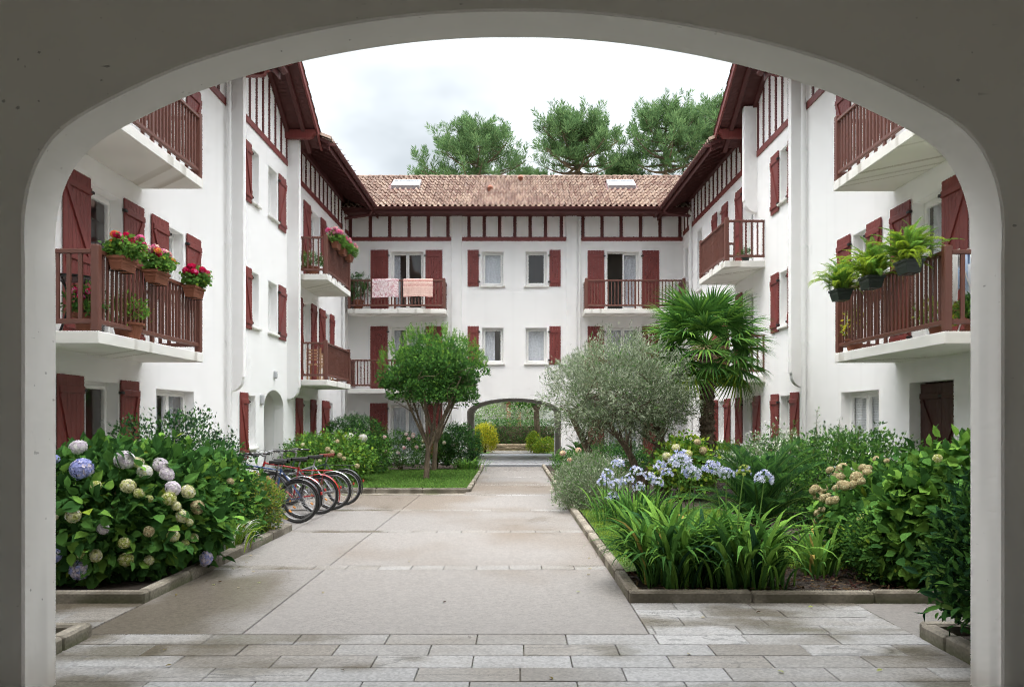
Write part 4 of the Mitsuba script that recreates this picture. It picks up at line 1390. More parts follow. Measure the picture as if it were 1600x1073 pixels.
# ---------------------------------------------------------------- right bed shrubs
HR = [('tan', 3.61, 9.19, 0.97, 0.121), ('tan', 3.60, 9.19, 0.97, 0.122), ('tan', 3.55, 8.69, 0.91, 0.131), ('tan', 3.61, 9.19, 0.91, 0.116), ('tan', 3.49, 9.22, 0.95, 0.088), ('tan', 3.52, 9.00, 0.89, 0.107), ('tan', 3.58, 9.20, 0.94, 0.091), ('tan', 3.55, 9.20, 0.89, 0.111), ('tan', 3.69, 8.75, 0.99, 0.083), ('tan', 3.64, 8.69, 0.96, 0.070), ('tan', 3.67, 8.83, 0.99, 0.094), ('tan', 3.65, 8.65, 0.96, 0.073), ('tan', 3.45, 8.70, 0.83, 0.106), ('tan', 3.45, 8.73, 0.84, 0.090), ('tan', 3.45, 8.81, 0.84, 0.082), ('tan', 3.41, 8.82, 0.80, 0.079), ('tan', 3.45, 8.69, 0.83, 0.085), ('tan', 3.49, 8.61, 0.85, 0.087), ('tan', 3.55, 8.57, 0.88, 0.089), ('tan', 3.46, 8.66, 0.83, 0.085), ('tan', 3.40, 9.22, 0.69, 0.105), ('tan', 3.34, 8.96, 0.69, 0.093), ('tan', 3.35, 9.24, 0.75, 0.124), ('tan', 3.44, 9.22, 0.75, 0.106), ('tan', 3.35, 8.86, 0.72, 0.068), ('tan', 3.35, 8.68, 0.70, 0.093), ('tan', 3.35, 8.67, 0.69, 0.065), ('tan', 3.33, 8.77, 0.68, 0.088), ('tan', 3.36, 9.23, 0.68, 0.059), ('tan', 3.39, 9.22, 0.72, 0.050), ('tan', 3.36, 9.23, 0.73, 0.054), ('tan', 3.40, 9.22, 0.72, 0.046), ('tan', 3.91, 9.09, 1.06, 0.077), ('tan', 3.86, 8.91, 1.06, 0.058), ('tan', 3.87, 8.76, 1.06, 0.060), ('tan', 3.91, 9.09, 1.07, 0.061), ('tan', 3.29, 8.81, 0.60, 0.056), ('tan', 3.29, 8.86, 0.59, 0.080), ('tan', 3.29, 8.97, 0.55, 0.075), ('tan', 3.28, 8.86, 0.53, 0.067), ('tan', 3.29, 9.00, 0.47, 0.051), ('tan', 3.28, 8.92, 0.49, 0.070), ('tan', 3.28, 8.81, 0.49, 0.050), ('tan', 3.29, 8.99, 0.48, 0.055), ('lime', 3.34, 9.14, 0.36, 0.127), ('tan', 3.30, 8.83, 0.37, 0.047), ('tan', 3.31, 8.88, 0.35, 0.056), ('tan', 3.31, 8.66, 0.42, 0.061), ('tan', 3.31, 8.73, 0.38, 0.058), ('lime', 3.45, 8.31, 0.57, 0.092), ('cream', 3.68, 8.09, 0.65, 0.067)]
hydrangea('green hydrangea with dried tan heads along its left side, on the right', (4.3, 8.85, .50), (1.02, 1.0, .62), 230, 900, 6, .115, [1, 0, 2, 3], [5, 4, 2, .4], 51, HR)
hydrangea('leafy hydrangea without flowers beside the right pier of the arch', (4.15, 7.75, .62), (.78, .36, .66), 230, 600, 6, .14, [1, 2, 0], [4, 4, 2], 52, [('lime', 3.75, 7.5, 1.16, .08)])
shrub('evergreen_shrub', 'small-leaved bush low in front of the tan hydrangea on the right kerb', 'shrub', (3.62, 8.0, .36), (.46, .42, .40), 420, 14, .052, .028, [1, 0, 2, 3], [4, 4, 2, .5], .05, L2, 63, mt='m_gloss', lump=.35)
shrub('evergreen_shrub', 'dark glossy shrub in the small planter at the foot of the right pier', 'shrub', (3.28, 5.62, .62), (.44, .36, .56), 300, 12, .10, .042, [0, 8, 1, 26], [5, 4, 3, 1], .06, L4, 53, mt='m_gloss', lump=.35, base_z=.04)
shrub('evergreen_shrub', 'broad dark shrub behind the sago palm, under the right wing windows', 'shrub', (4.85, 12.3, .64), (1.1, .95, .78), 900, 16, .06, .034, [0, 1, 2], [4, 4, 2], .06, L2, 54, lump=.25)
k = shrub('blossoming_shrub', 'shrub sprinkled with tiny white blossoms between the sago palm and the right wing', 'shrub', (4.1, 13.1, .76), (.6, .6, .72), 420, 16, .045, .022, [1, 5, 19, 7], [4, 3, 2.2, 2], .05, L2, 55, lump=.3)
q = rng(56)
m, lv = MB(), MB()
for x, y, z in ((4.35, 12.2, 1.72), (4.6, 12.0, 1.55), (4.05, 12.3, 1.58), (4.8, 11.8, 1.5)):
    pts = smooth_curve([(x - .1, y, .9), (x - .03, y, 1.25), (x, y, z)], 12)
    m.tube(pts, .004, 4, (21.5, 1))
    pp = np.repeat(pts[4:], 5, 0) + q.normal(0, .02, (40, 3))
    lv.add(*fill(q, pp, sphere_dirs(q, 40), .05, .022, [1, 26, 5], [3, 2, 1], L2))
part(k, 'shoot', P(m, 'm_leaf'))
part(k, 'shoot_leaves', P(lv, 'm_leaf'), stuff=True)
hydrangea('yellow-green hydrangea with cream heads behind the olive, before the palm trunk', (3.25, 16.3, .66), (.62, .6, .56), 60, 420, 6, .10, [2, 3, 1], [4, 3, 2], 57,
          [('cream', 2.85, 15.8, .85, .16), ('cream', 3.0, 15.75, 1.0, .15), ('lime', 3.2, 15.7, .9, .15), ('tan', 3.45, 15.75, .95, .15), ('cream', 2.8, 15.9, .62, .14), ('tan', 3.35, 15.7, 1.1, .13)])
shrub('lavender_shrub', 'grey-green feathery shrub overhanging the lane edge on the right', 'shrub', (1.30, 14.75, .36), (.62, .85, .58), 900, 18, .055, .015, [7, 5, 6, 1], [5, 4, 2, 2], .05, L2, 58, lump=.25, upness=.8)
shrub('evergreen_shrub', 'dark bush against the right wing behind the palm trunk', 'shrub', (5.15, 16.5, .6), (.75, 1.3, .62), 500, 14, .06, .03, [0, 8, 1], [4, 3, 4], .06, L2, 59, mt='m_gloss')
shrub('evergreen_shrub', 'low bright bush right of the olive trunk near the far right shutters', 'shrub', (4.7, 20.2, .55), (.9, 1.2, .52), 420, 14, .065, .03, [1, 2, 3], [4, 4, 1], .06, L2, 60)
shrub('evergreen_shrub', 'dark green shrub low behind the olive trunks, left part', 'shrub', (2.5, 20.8, .52), (.95, .9, .50), 500, 14, .06, .03, [0, 1, 8], [4, 4, 2], .06, L2, 61)
k = shrub('rose_bush', 'low bush with pale peach blooms beside the path, near the passage', 'rose bush', (1.45, 22.6, .40), (.45, .8, .36), 300, 12, .05, .028, [1, 0, 26], [3, 3, 2], .05, L2, 62)
for i, (x, y, z, s) in enumerate([(1.22, 22.0, .72, .10), (1.62, 21.9, .80, .11), (1.75, 22.1, .58, .10), (1.4, 21.9, .55, .08)]):
    part(k, 'rose', P(flower_ball(80 + i, s / 2, 26, [25, 13], [3, 2], .055, .9), 'm_leaf'), to_world=T().translate([x, y, z]))


# sago palms
def sago_frond(seed, L=1.0, n=64):
    q = rng(seed)
    t = np.linspace(0, 1, n)
    r_ = np.stack([L * t * (.92 - .12 * t), t * 0, L * (.12 * t - .26 * t ** 2.8)], 1)
    m = MB().tube(r_[::4], np.linspace(.009, .003, len(r_[::4])), 4, (26.5, 1))
    tg = unit(np.gradient(r_, axis=0))
    ln = L * .17 * np.sin(PI * np.clip(t * .88 + .10, 0, 1)) ** .6
    for s in (-1, 1):
        D = tg * .85 + np.array([0, s * .62, .22]) + q.normal(0, .025, (n, 3))
        v, f, uv = leaves(r_[6:], D[6:], np.tile([0, 0, 1.0], (n - 6, 1)), ln[6:], .013, q.choice([0, 1, 0, 8], n - 6), q.uniform(.8, 1.15, n - 6), LS)
        m.add(v, f, uv)
    return m


FR = [P(sago_frond(i), 'm_leaf') for i in range(4)]


def sago(label, c, n, size, seed):
    q = rng(seed)
    k = thing('sago_palm', label, 'cycad')
    part(k, 'trunk', P(MB().tube([(c[0], c[1], 0), (c[0], c[1], c[2] + .02)], [.13 * size, .11 * size], 12), 'm_bark', 40))
    for i in range(n):
        a = i * 2.39996
        el = .12 + 1.22 * (1 - i / n) ** .75 + q.normal(0, .05)
        X = np.array([math.cos(a) * math.cos(el), math.sin(a) * math.cos(el), math.sin(el)])
        Y = np.array([-math.sin(a), math.cos(a), 0])
        Z = np.cross(X, Y)
        s = size * q.uniform(.85, 1.12)
        part(k, 'frond', FR[i % 4], to_world=M4(X * s, Y * s, Z * s, (c[0], c[1], c[2])))


sago('dark green sago palm with feathery fronds behind the lily clumps', (3.02, 10.5, .26), 50, 1.36, 71)
sago('small dark cycad beside the path just before the rear passage', (2.05, 27.0, .25), 30, .95, 72)

# ---------------------------------------------------------------- left middle bed
k = hydrangea('fresh green hydrangea with a few tan heads behind the bicycles', (-4.5, 20.4, .62), (1.0, .95, .60), 60, 800, 7, .085, [2, 1, 3, 26], [4, 4, 1, 2], 73,
              [('tan', -4.35, 19.55, .85, .12), ('tan', -4.24, 19.5, .80, .10), ('tan', -4.1, 19.6, .72, .13), ('tan', -4.0, 19.55, .66, .10), ('cream', -4.5, 19.5, .62, .09), ('tan', -3.75, 19.7, .5, .12), ('cream', -4.9, 19.6, .95, .09), ('tan', -4.15, 19.6, 1.02, .10)])
hydrangea('hydrangea with white heads between the round dark bush and the lawn', (-4.4, 23.4, .60), (.9, .7, .62), 30, 500, 7, .085, [1, 0, 2], [4, 3, 2], 74,
          [('white', -4.5, 22.9, 1.05, .26), ('white', -4.15, 22.85, 1.02, .24), ('white', -4.85, 23.0, .95, .2)])
shrub('evergreen_shrub', 'rounded dark green bush at the foot of the rear left windows', 'shrub', (-4.9, 25.6, .88), (.98, .8, .86), 900, 14, .06, .03, [0, 1, 8], [4, 4, 2], .05, L2, 75, lump=.12, mt='m_gloss')
shrub('evergreen_shrub', 'clipped green bush in the left corner next to the ground-floor shutters', 'shrub', (-5.5, 22.2, .55), (.6, 1.1, .6), 400, 14, .06, .03, [1, 2, 0], [4, 3, 2], .05, L2, 76)
for j, (x, y, lab, sd) in enumerate([(-3.45, 25.2, 'rose bush with pink and white blooms left of the clipped tree trunk', 77), (-2.55, 26.4, 'rose bush with cream blooms behind the clipped tree trunks', 78)]):
    k = shrub('rose_bush', lab, 'rose bush', (x, y, .62), (.72, .6, .62), 420, 12, .055, .032, [1, 0, 2], [4, 3, 1], .05, L2, sd)
    q = rng(sd)
    for i in range(13):
        d = sphere_dirs(q, 1, -.2)[0]
        d[1] = -abs(d[1])
        pos = np.array([x, y, .62]) + d * np.array([.74, .62, .64])
        if ('rose', j, i % 3) not in HEADS:
            HEADS['rose', j, i % 3] = P(flower_ball(90 + i, .038, 22, [25, 19, 17] if j == 0 else [13, 19, 25], [3, 4, 1], .045, .9), 'm_leaf')
        part(k, 'rose', HEADS['rose', j, i % 3], to_world=T().translate(pos.tolist()))
shrub('camellia_bush', 'dark dense bush at the path edge just left of the passage', 'shrub', (-1.78, 26.6, .72), (.66, .75, .70), 700, 14, .065, .032, [8, 0, 1], [4, 4, 3], .05, L2, 79, mt='m_gloss', lump=.2)
strap_clump('daylily_clump', 'drooping green leaves at the far right corner of the lawn', 'plant', (-1.45, 25.5, .06), 150, .50, .013, 80, [1, 2, 26], [3, 3, 2], (.5, 1.3), .18, one_by_one=False)


# ---------------------------------------------------------------- trees
def limb(m, pts, r0, r1, n=10, sides=8, uv=None):
    pts = smooth_curve(pts, n)
    m.tube(pts, np.linspace(r0, r1, n), sides, uv)
    return pts


def clumped(q, c, rad, nclump, per, size, shell=.45, zmin=-.6):
    """leaf positions on many small cushions spread through a crown"""
    d = sphere_dirs(q, nclump, zmin)
    rr = 1 - shell * q.random(nclump) ** 1.6
    cc = np.asarray(c) + d * np.asarray(rad) * rr[:, None]
    sz = size * q.uniform(.6, 1.4, nclump)
    e = sphere_dirs(q, nclump * per, -.35)
    k = np.repeat(np.arange(nclump), per)
    p = cc[k] + e * (sz[k] * (.75 + .35 * q.random(len(k))))[:, None] * np.array([1, 1, .62])
    return p, unit(e + .6 * d[k])


def clipped_tree(label, base, c, rad, tips, per, seed, group=None, stems=6):
    q = rng(seed)
    k = thing('clipped_tree', label, 'tree', group)
    m = MB()
    b = np.array(base)
    fork = np.array([b[0] + .06, b[1], .95])
    limb(m, [b - [0, 0, .05], b + [.02, 0, .4], fork], .080, .062, 8, 10)
    for i in range(stems):
        a = i / stems * 2 * PI + .35
        e = np.array(c) + np.array([math.cos(a) * rad[0] * .72, math.sin(a) * rad[1] * .6, -.05 + .25 * q.random()])
        mid = fork * .5 + e * .5 + np.array([0, 0, -.05])
        p = limb(m, [fork - [0, 0, .12 * q.random()], mid, e], .040, .016, 9, 7)
        for j in range(5):
            s = p[q.integers(4, 9)]
            limb(m, [s, s + (e - s) * .4 + q.normal(0, .1, 3), s + sphere_dirs(q, 1, .1)[0] * np.array(rad) * .55], .014, .005, 5, 5)
    part(k, 'trunk', P(m, 'm_bark', 60))
    rad_ = np.array(rad) * [.86, .86, .84]
    p, o = clumped(q, c, rad_, tips, per, .30, .55, -.7)
    hi = (p[:, 2] - c[2]) / rad[2] + q.normal(0, .35, len(p)) > .35
    M = MB()
    M.add(*fill(q, p[~hi], o[~hi], .085, .048, [0, 1, 2], [5, 4, .6], L2, .3, .6))
    M.add(*fill(q, p[hi], o[hi], .08, .042, [0, 1, 2], [3, 4, 1.3], L2, .5, .6))
    # loose shoots on top
    for i in range(230):
        d = sphere_dirs(q, 1, .15)[0]
        s = np.array(c) + d * np.array(rad) * .98
        e = s + np.array([d[0] * .08, d[1] * .08, q.uniform(.1, .3)])
        t = np.linspace(0, 1, 9)[:, None]
        pp = np.repeat(s * (1 - t) + e * t, 2, 0)
        M.add(*fill(q, pp, np.tile(d, (18, 1)), .055, .028, [2, 3, 1], [4, .6, 3], L2, .4, .8))
    part(k, 'crown', P(M, 'm_leaf'), stuff=True)


clipped_tree('round-crowned clipped tree with forking trunk standing on the left lawn', (-2.27, 21.4, .05), (-2.12, 21.6, 2.68), (1.36, 1.25, 1.16), 120, 150, 101)
clipped_tree('smaller tree of the same kind behind the clipped lawn tree', (-2.42, 25.0, .05), (-2.3, 25.0, 2.6), (1.0, .9, .9), 55, 120, 102)


def olive():
    q = rng(111)
    k = thing('olive_tree', 'silvery olive tree with several leaning trunks right of the lane', 'olive tree')
    m = MB()
    c, rad = np.array([2.12, 17.0, 2.10]), np.array([1.40, 1.25, 1.10])
    ends = []
    p1 = limb(m, [(2.52, 17.0, 0), (2.47, 17.0, .42), (2.25, 16.9, .95), (1.75, 16.8, 1.6)], .10, .05, 14, 10)
    p2 = limb(m, [(2.56, 17.02, 0), (2.62, 17.0, .45), (2.85, 17.05, 1.0), (3.0, 17.0, 1.75)], .095, .05, 14, 10)
    p3 = limb(m, [(1.75, 17.5, 0), (1.68, 17.5, .5), (1.42, 17.4, 1.1), (1.1, 17.3, 1.75)], .12, .05, 14, 10)
    p4 = limb(m, [(3.05, 17.5, 0), (3.05, 17.5, .6), (2.95, 17.4, 1.3), (2.6, 17.3, 2.0)], .13, .06, 14, 10)
    for p in (p1, p2, p3, p4):
        for j in range(9):
            s = p[q.integers(8, 14)]
            e = c + sphere_dirs(q, 1, -.35)[0] * rad * q.uniform(.6, .95)
            limb(m, [s, (s + e) / 2 + q.normal(0, .08, 3), e], .026, .005, 8, 6)
    part(k, 'trunk', P(m, 'm_bark', 60))
    p, o = crown_points(q, c, rad, 1150, 14, .075, .36, .62, -.98, .3, 5, 2.5)
    p2, o2 = clumped(q, c, rad * .90, 90, 130, .28, .5, -.85)
    p, o = np.vstack([p, p2]), np.vstack([o, o2])
    v, f, uv = fill(q, p, o, .088, .019, [5, 6, 7, 1], [6, 3, 4, .9], L2, .5, .75, (.75, 1.3))
    M = MB().add(v, f, uv)
    for i in range(170):
        d = sphere_dirs(q, 1, -.5)[0]
        rr = 1 + .34 * 2 * (meshkit.fbm((d * 2.5 + 35.5)[None], 3, 5)[0] - .5)
        s = c + d * rad * rr * .95
        e = s + d * q.uniform(.08, .22) + np.array([0, 0, q.uniform(0, .16)])
        t = np.linspace(0, 1, 8)[:, None]
        pp = np.repeat(s * (1 - t) + e * t, 3, 0)
        M.add(*fill(q, pp, np.tile(d, (24, 1)), .07, .014, [5, 6, 6], [4, 4, 1], L2, .3, .8))
    part(k, 'crown', P(M, 'm_leaf'), stuff=True)


olive()


def fan(seed, old):
    """palm fan with petiole: grows along +x, blade facing +z"""
    q = rng(seed)
    m = MB()
    pl = .70
    t = np.linspace(0, 1, 7)
    pet = np.stack([pl * t, t * 0, .10 * t - .16 * t ** 2], 1)
    m.tube(pet, np.linspace(.014, .009, 7), 5, (26.5 if not old else 22.5, 1.1))
    hub = pet[-1]
    n = 38
    for i in range(n):
        a = (i / (n - 1) - .5) * math.radians(255)
        L = .66 * (1 - .28 * (abs(a) / math.radians(127)) ** 2) * q.uniform(.94, 1.05)
        d = np.array([math.cos(a), math.sin(a), -.12 + .22 * math.cos(a)])
        s = np.array([-math.sin(a), math.cos(a), 0])
        u = np.linspace(0, 1, 6)
        dr_ = .12 + .34 * q.random() + (.35 if old else 0)
        cen = hub + d[None] * (L * u)[:, None] + np.array([0, 0, -1.0]) * (dr_ * L * u ** 3)[:, None]
        w = np.array([.004, .015, .022, .019, .011, .001])
        fold = np.array([0, 0, .010])
        lft, rgt = cen + s * w[:, None] - fold * (w / .022)[:, None], cen - s * w[:, None] - fold * (w / .022)[:, None]
        v = np.vstack([lft, cen, rgt])
        j = np.arange(5)
        f = np.vstack([np.stack([j, j + 1, j + 7, j + 6], 1), np.stack([j + 6, j + 7, j + 13, j + 12], 1)])
        m.add(v, f, (q.choice([1, 0, 2, 1] if not old else [26, 3, 1]) + .5, q.uniform(.8, 1.2)))
    return m


def palm():
    q = rng(121)
    k = thing('palm_tree', 'fan palm with a shaggy brown trunk towering right of the olive', 'palm tree')
    X0, Y0 = 4.05, 18.0
    m = MB()
    z = np.linspace(0, 3.0, 40)
    rad = .155 + .02 * np.sin(z * 37) + q.normal(0, .008, 40)
    m.tube(np.stack([X0 + .03 * np.sin(z), np.full(40, Y0), z], 1), rad, 14)
    part(k, 'trunk', P(m, 'm_bark'))
    m = MB()
    for i in range(700):
        a, zz = q.random() * 2 * PI, q.uniform(.2, 3.15)
        b = np.array([X0 + .03 * math.sin(zz) + .14 * math.cos(a), Y0 + .14 * math.sin(a), zz])
        d = np.array([math.cos(a) * .5, math.sin(a) * .5, q.uniform(-.9, .9)])
        v, f, uv = leaves(b[None], d[None], np.array([[math.cos(a), math.sin(a), .3]]), q.uniform(.06, .16), .012, [21 if q.random() < .6 else 23], [q.uniform(.7, 1.4)], L2)
        m.add(v, f, uv)
    part(k, 'trunk_fibre', P(m, 'm_leaf'), stuff=True)
    F = [P(fan(i, False), 'm_gloss') for i in range(5)] + [P(fan(9 + i, True), 'm_gloss') for i in range(2)]
    n = 44
    for i in range(n):
        a = i * 2.39996 + q.normal(0, .1)
        el = 1.30 - 2.0 * (i / n) ** .8
        Xd = np.array([math.cos(a) * math.cos(el), math.sin(a) * math.cos(el), math.sin(el)])
        Yd = np.array([-math.sin(a), math.cos(a), 0])
        Zd = np.cross(Xd, Yd)
        s = q.uniform(.98, 1.16)
        old = el < -.55
        part(k, 'frond', F[5 + i % 2] if old else F[i % 5], to_world=M4(Xd * s, Yd * s, Zd * s, (X0 + Xd[0] * .08, Y0 + Xd[1] * .08, 3.15 + .1 * math.sin(el))))
    m = MB()
    for i in range(60):
        d = unit(np.array([q.normal(0, .6), q.normal(0, .6), q.uniform(-.9, .3)]))
        m.tube(smooth_curve([(X0, Y0, 3.1), np.array([X0, Y0, 3.1]) + d * .2, np.array([X0, Y0, 3.0]) + d * .38], 5), [.014, .012, .01, .008, .004], 4, (15.5, .8))
    part(k, 'flower_stalks', P(m, 'm_leaf'), stuff=True)


palm()


# pines beyond the roof
def brush_mesh(seed, n=44):
    """one upright brush of pine needles, a metre long"""
    q = rng(seed)
    h = q.random(n)
    a = q.random(n) * 2 * PI
    P0 = np.stack([.05 * np.cos(a), .05 * np.sin(a), h], 1)
    D = np.stack([np.cos(a), np.sin(a), .55 + 1.3 * h], 1)
    return leaves(P0, D, sphere_dirs(q, n), q.uniform(.42, .62, n) * (1.1 - .45 * h), .055, q.choice([9, 10], n, p=[.55, .45]), q.uniform(.75, 1.25, n), LS)


BRUSH = [brush_mesh(i) for i in range(6)]


def pine(label, x, y, ztop, zc, width, seed, group='pines behind the roof', sparse=1.0, size=.72):
    q = rng(seed)
    k = thing('pine_tree', label, 'pine tree', group)
    m, M = MB(), MB()
    tr = np.stack([x + .2 * np.sin(np.linspace(0, 3, 14) + seed), np.full(14, float(y)), np.linspace(0, ztop - .5, 14)], 1)
    m.tube(tr, np.linspace(.36, .06, 14), 8)
    nb = int(34 * sparse)
    for i in range(nb):
        t = (i + .5) / nb
        z = zc - 1.2 + (ztop - zc + .6) * t
        a = i * 2.39996 + q.normal(0, .35)
        reach = width / 2 * (1.0 - .62 * t ** 2.2) * q.uniform(.62, 1.08) * (1.0 if t > .18 else .8)
        b = np.array([np.interp(z, tr[:, 2], tr[:, 0]), y, z])
        rise = reach * (.10 + .45 * t) + q.normal(0, .12)
        e = b + np.array([math.cos(a) * reach, math.sin(a) * reach, rise])
        pts = limb(m, [b, b * .5 + e * .5 + np.array([0, 0, -.10 * reach]), e], .10 * (1.15 - .7 * t), .02, 10, 5)
        ns = 10 if t > .3 else 4
        for j in range(ns):
            s = pts[q.integers(4, 10)]
            ee = s + np.array([q.normal(0, .42), q.normal(0, .42), q.uniform(.05, .55)])
            m.tube([s, s * .5 + ee * .5 - [0, 0, .04], ee], [.014, .011, .007], 3, None, False)
            for u in (1.0, .78):
                p = s * (1 - u) + ee * u + q.normal(0, .09, 3)
                ax = unit(ee - s + np.array([0, 0, .9]) + q.normal(0, .25, 3))
                X = unit(np.cross(ax, [.3, .8, .1]))
                R = np.stack([X, np.cross(ax, X), ax])
                tv, tf, tuv = BRUSH[q.integers(6)]
                M.add((tv * size * q.uniform(.75, 1.2)) @ R + p - ax * .2, tf, tuv * [1, q.uniform(.85, 1.15)])
    part(k, 'trunk', P(m, 'm_bark'))
    part(k, 'crown', P(M, 'm_leaf'), stuff=True)


pine('broad pine left of centre above the tiled roof', -2.75, 52, 19.4, 16.2, 7.0, 131)
pine('tall pine right of centre with open lower branches above the roof', 3.85, 52, 19.9, 17.9, 5.8, 133)
pine('tallest pine at right, touching the right wing roof line', 9.6, 53, 20.8, 17.9, 5.8, 134)
pine('pine crown half hidden by the right wing roof verge', 12.9, 54, 21.6, 16.6, 4.6, 135)
pine('low pine crown between the two taller pines at right', 6.7, 55, 18.3, 15.2, 3.6, 136)
pine('low pine top peeping over the roof at far left of the pines', -6.0, 54, 17.3, 14.8, 2.8, 137, sparse=.7)
pine('small pine top peeping over the roof between the broad and the tall pine', .9, 55, 17.5, 14.8, 3.0, 138, sparse=.7)

# ---------------------------------------------------------------- garden beyond the passage
shrub('golden_shrub', 'golden yellow bush at the left inside the passage view', 'shrub', (-1.42, 38.6, .74), (.56, .5, .68), 500, 14, .065, .034, [4, 3, 4], [4, 3, 2], .05, L2, 141, base_z=.1)
shrub('golden_shrub', 'upright lime bush at the foot of the garden tree', 'shrub', (.80, 38.6, .55), (.32, .3, .52), 260, 12, .06, .03, [3, 2, 4], [4, 2, 1], .04, L2, 142, base_z=.1)
shrub('golden_shrub', 'low lime bush right of the garden tree by the path', 'shrub', (1.25, 38.0, .42), (.5, .4, .40), 300, 12, .06, .03, [3, 2, 4], [4, 3, 1], .04, L2, 143, base_z=.1)
k = thing('garden_tree', 'bare-stemmed tree beyond the passage, right of the garden wall', 'tree')
m = MB()
limb(m, [(1.1, 39.2, 0), (1.0, 39.2, 1.0), (.95, 39.2, 2.1)], .16, .12, 8, 9)
for e in ((.4, 39.1, 2.9), (1.6, 39.3, 2.8), (.9, 39.6, 3.2)):
    limb(m, [(.95, 39.2, 1.9), (np.array([.95, 39.2, 2.3]) * .5 + np.array(e) * .5), e], .08, .03, 6, 6)
part(k, 'trunk', P(m, 'm_bark', 50))
q = rng(144)
p, o = crown_points(q, (1.1, 39.4, 3.0), (1.6, 1.2, .9), 260, 14, .12, .3, .5, -.9)
v, f, uv = fill(q, p, o, .14, .09, [1, 2, 0], [3, 2, 2], L2)
part(k, 'crown', P((v, f), 'm_leaf', uv=uv), stuff=True)
k = thing('garden_wall', 'low rubble retaining wall below the hedge, seen through the passage', 'wall')
q = rng(145)
for row in range(3):
    x = -1.9 + .1 * row
    while x < 2.4:
        w_ = q.uniform(.22, .42)
        part(k, 'stone', P(MB().box(x + .006, x + w_ - .006, 41.2 + q.normal(0, .012), 41.6, .05 + .125 * row, .05 + .125 * (row + 1) - .01, b=.02), 'm_rubble'))
        x += w_
part(k, 'core', P(MB().box(-2.0, 2.5, 41.24, 41.7, 0, .40), 'm_rubble'))
k = thing('hedge', 'clipped dark hedge above the low wall, seen through the passage', 'hedge')
q = rng(146)
n = 9000
p = np.stack([q.uniform(-3.2, 3.4, n), 42.1 + q.uniform(-.35, .5, n), q.uniform(.4, 1.62, n)], 1)
p[: n // 2, 1] = 41.78 + q.normal(0, .05, n // 2)
v, f, uv = fill(q, p, np.tile([0, -1, .4], (n, 1)), .09, .045, [0, 1, 8, 5], [4, 4, 1, 1], L2)
part(k, 'foliage', P((v, f), 'm_leaf', uv=uv), stuff=True)
part(k, 'stem', P(MB().box(-3.1, 3.3, 42.1, 42.4, .1, 1.3), 'm_bark'))
shrub('garden_shrub', 'pale green tall shrub behind the hedge, left in the passage view', 'shrub', (-1.6, 44.5, 1.5), (1.1, .8, 1.2), 300, 14, .10, .05, [2, 5, 6], [3, 3, 2], .1, L2, 147)
shrub('garden_shrub', 'grey-green shrub behind the hedge, right in the passage view', 'shrub', (.35, 44.8, 1.4), (1.0, .8, 1.1), 300, 14, .10, .05, [5, 6, 1], [3, 3, 2], .1, L2, 148)
k = thing('garden_house', 'pale house with two red brick pillars far beyond the passage', 'house')
part(k, 'wall', P(MB().box(-8, 8, 58, 64, 0, 5.2), 'm_plaster'))
part(k, 'door', P(MB().box(-.30, .02, 57.3, 57.36, 0, 2.9), 'm_room'))
for x in (-.48, .20):
    part(k, 'pillar', P(MB().box(x - .15, x + .15, 56.6, 57.1, 0, 3.0, b=.02), 'm_brick_red'))
part(k, 'porch_roof', P(MB().box(-2.2, 2.2, 56.2, 58, 3.0, 3.2, b=.02), 'm_plaster'))
part(k, 'roof', P((np.array([[-8.6, 57, 5.0], [8.6, 57, 5.0], [8.6, 61, 7.2], [-8.6, 61, 7.2], [8.6, 65, 5.0], [-8.6, 65, 5.0]]), np.array([[0, 1, 2, 3], [3, 2, 4, 5]])), 'm_terra'))


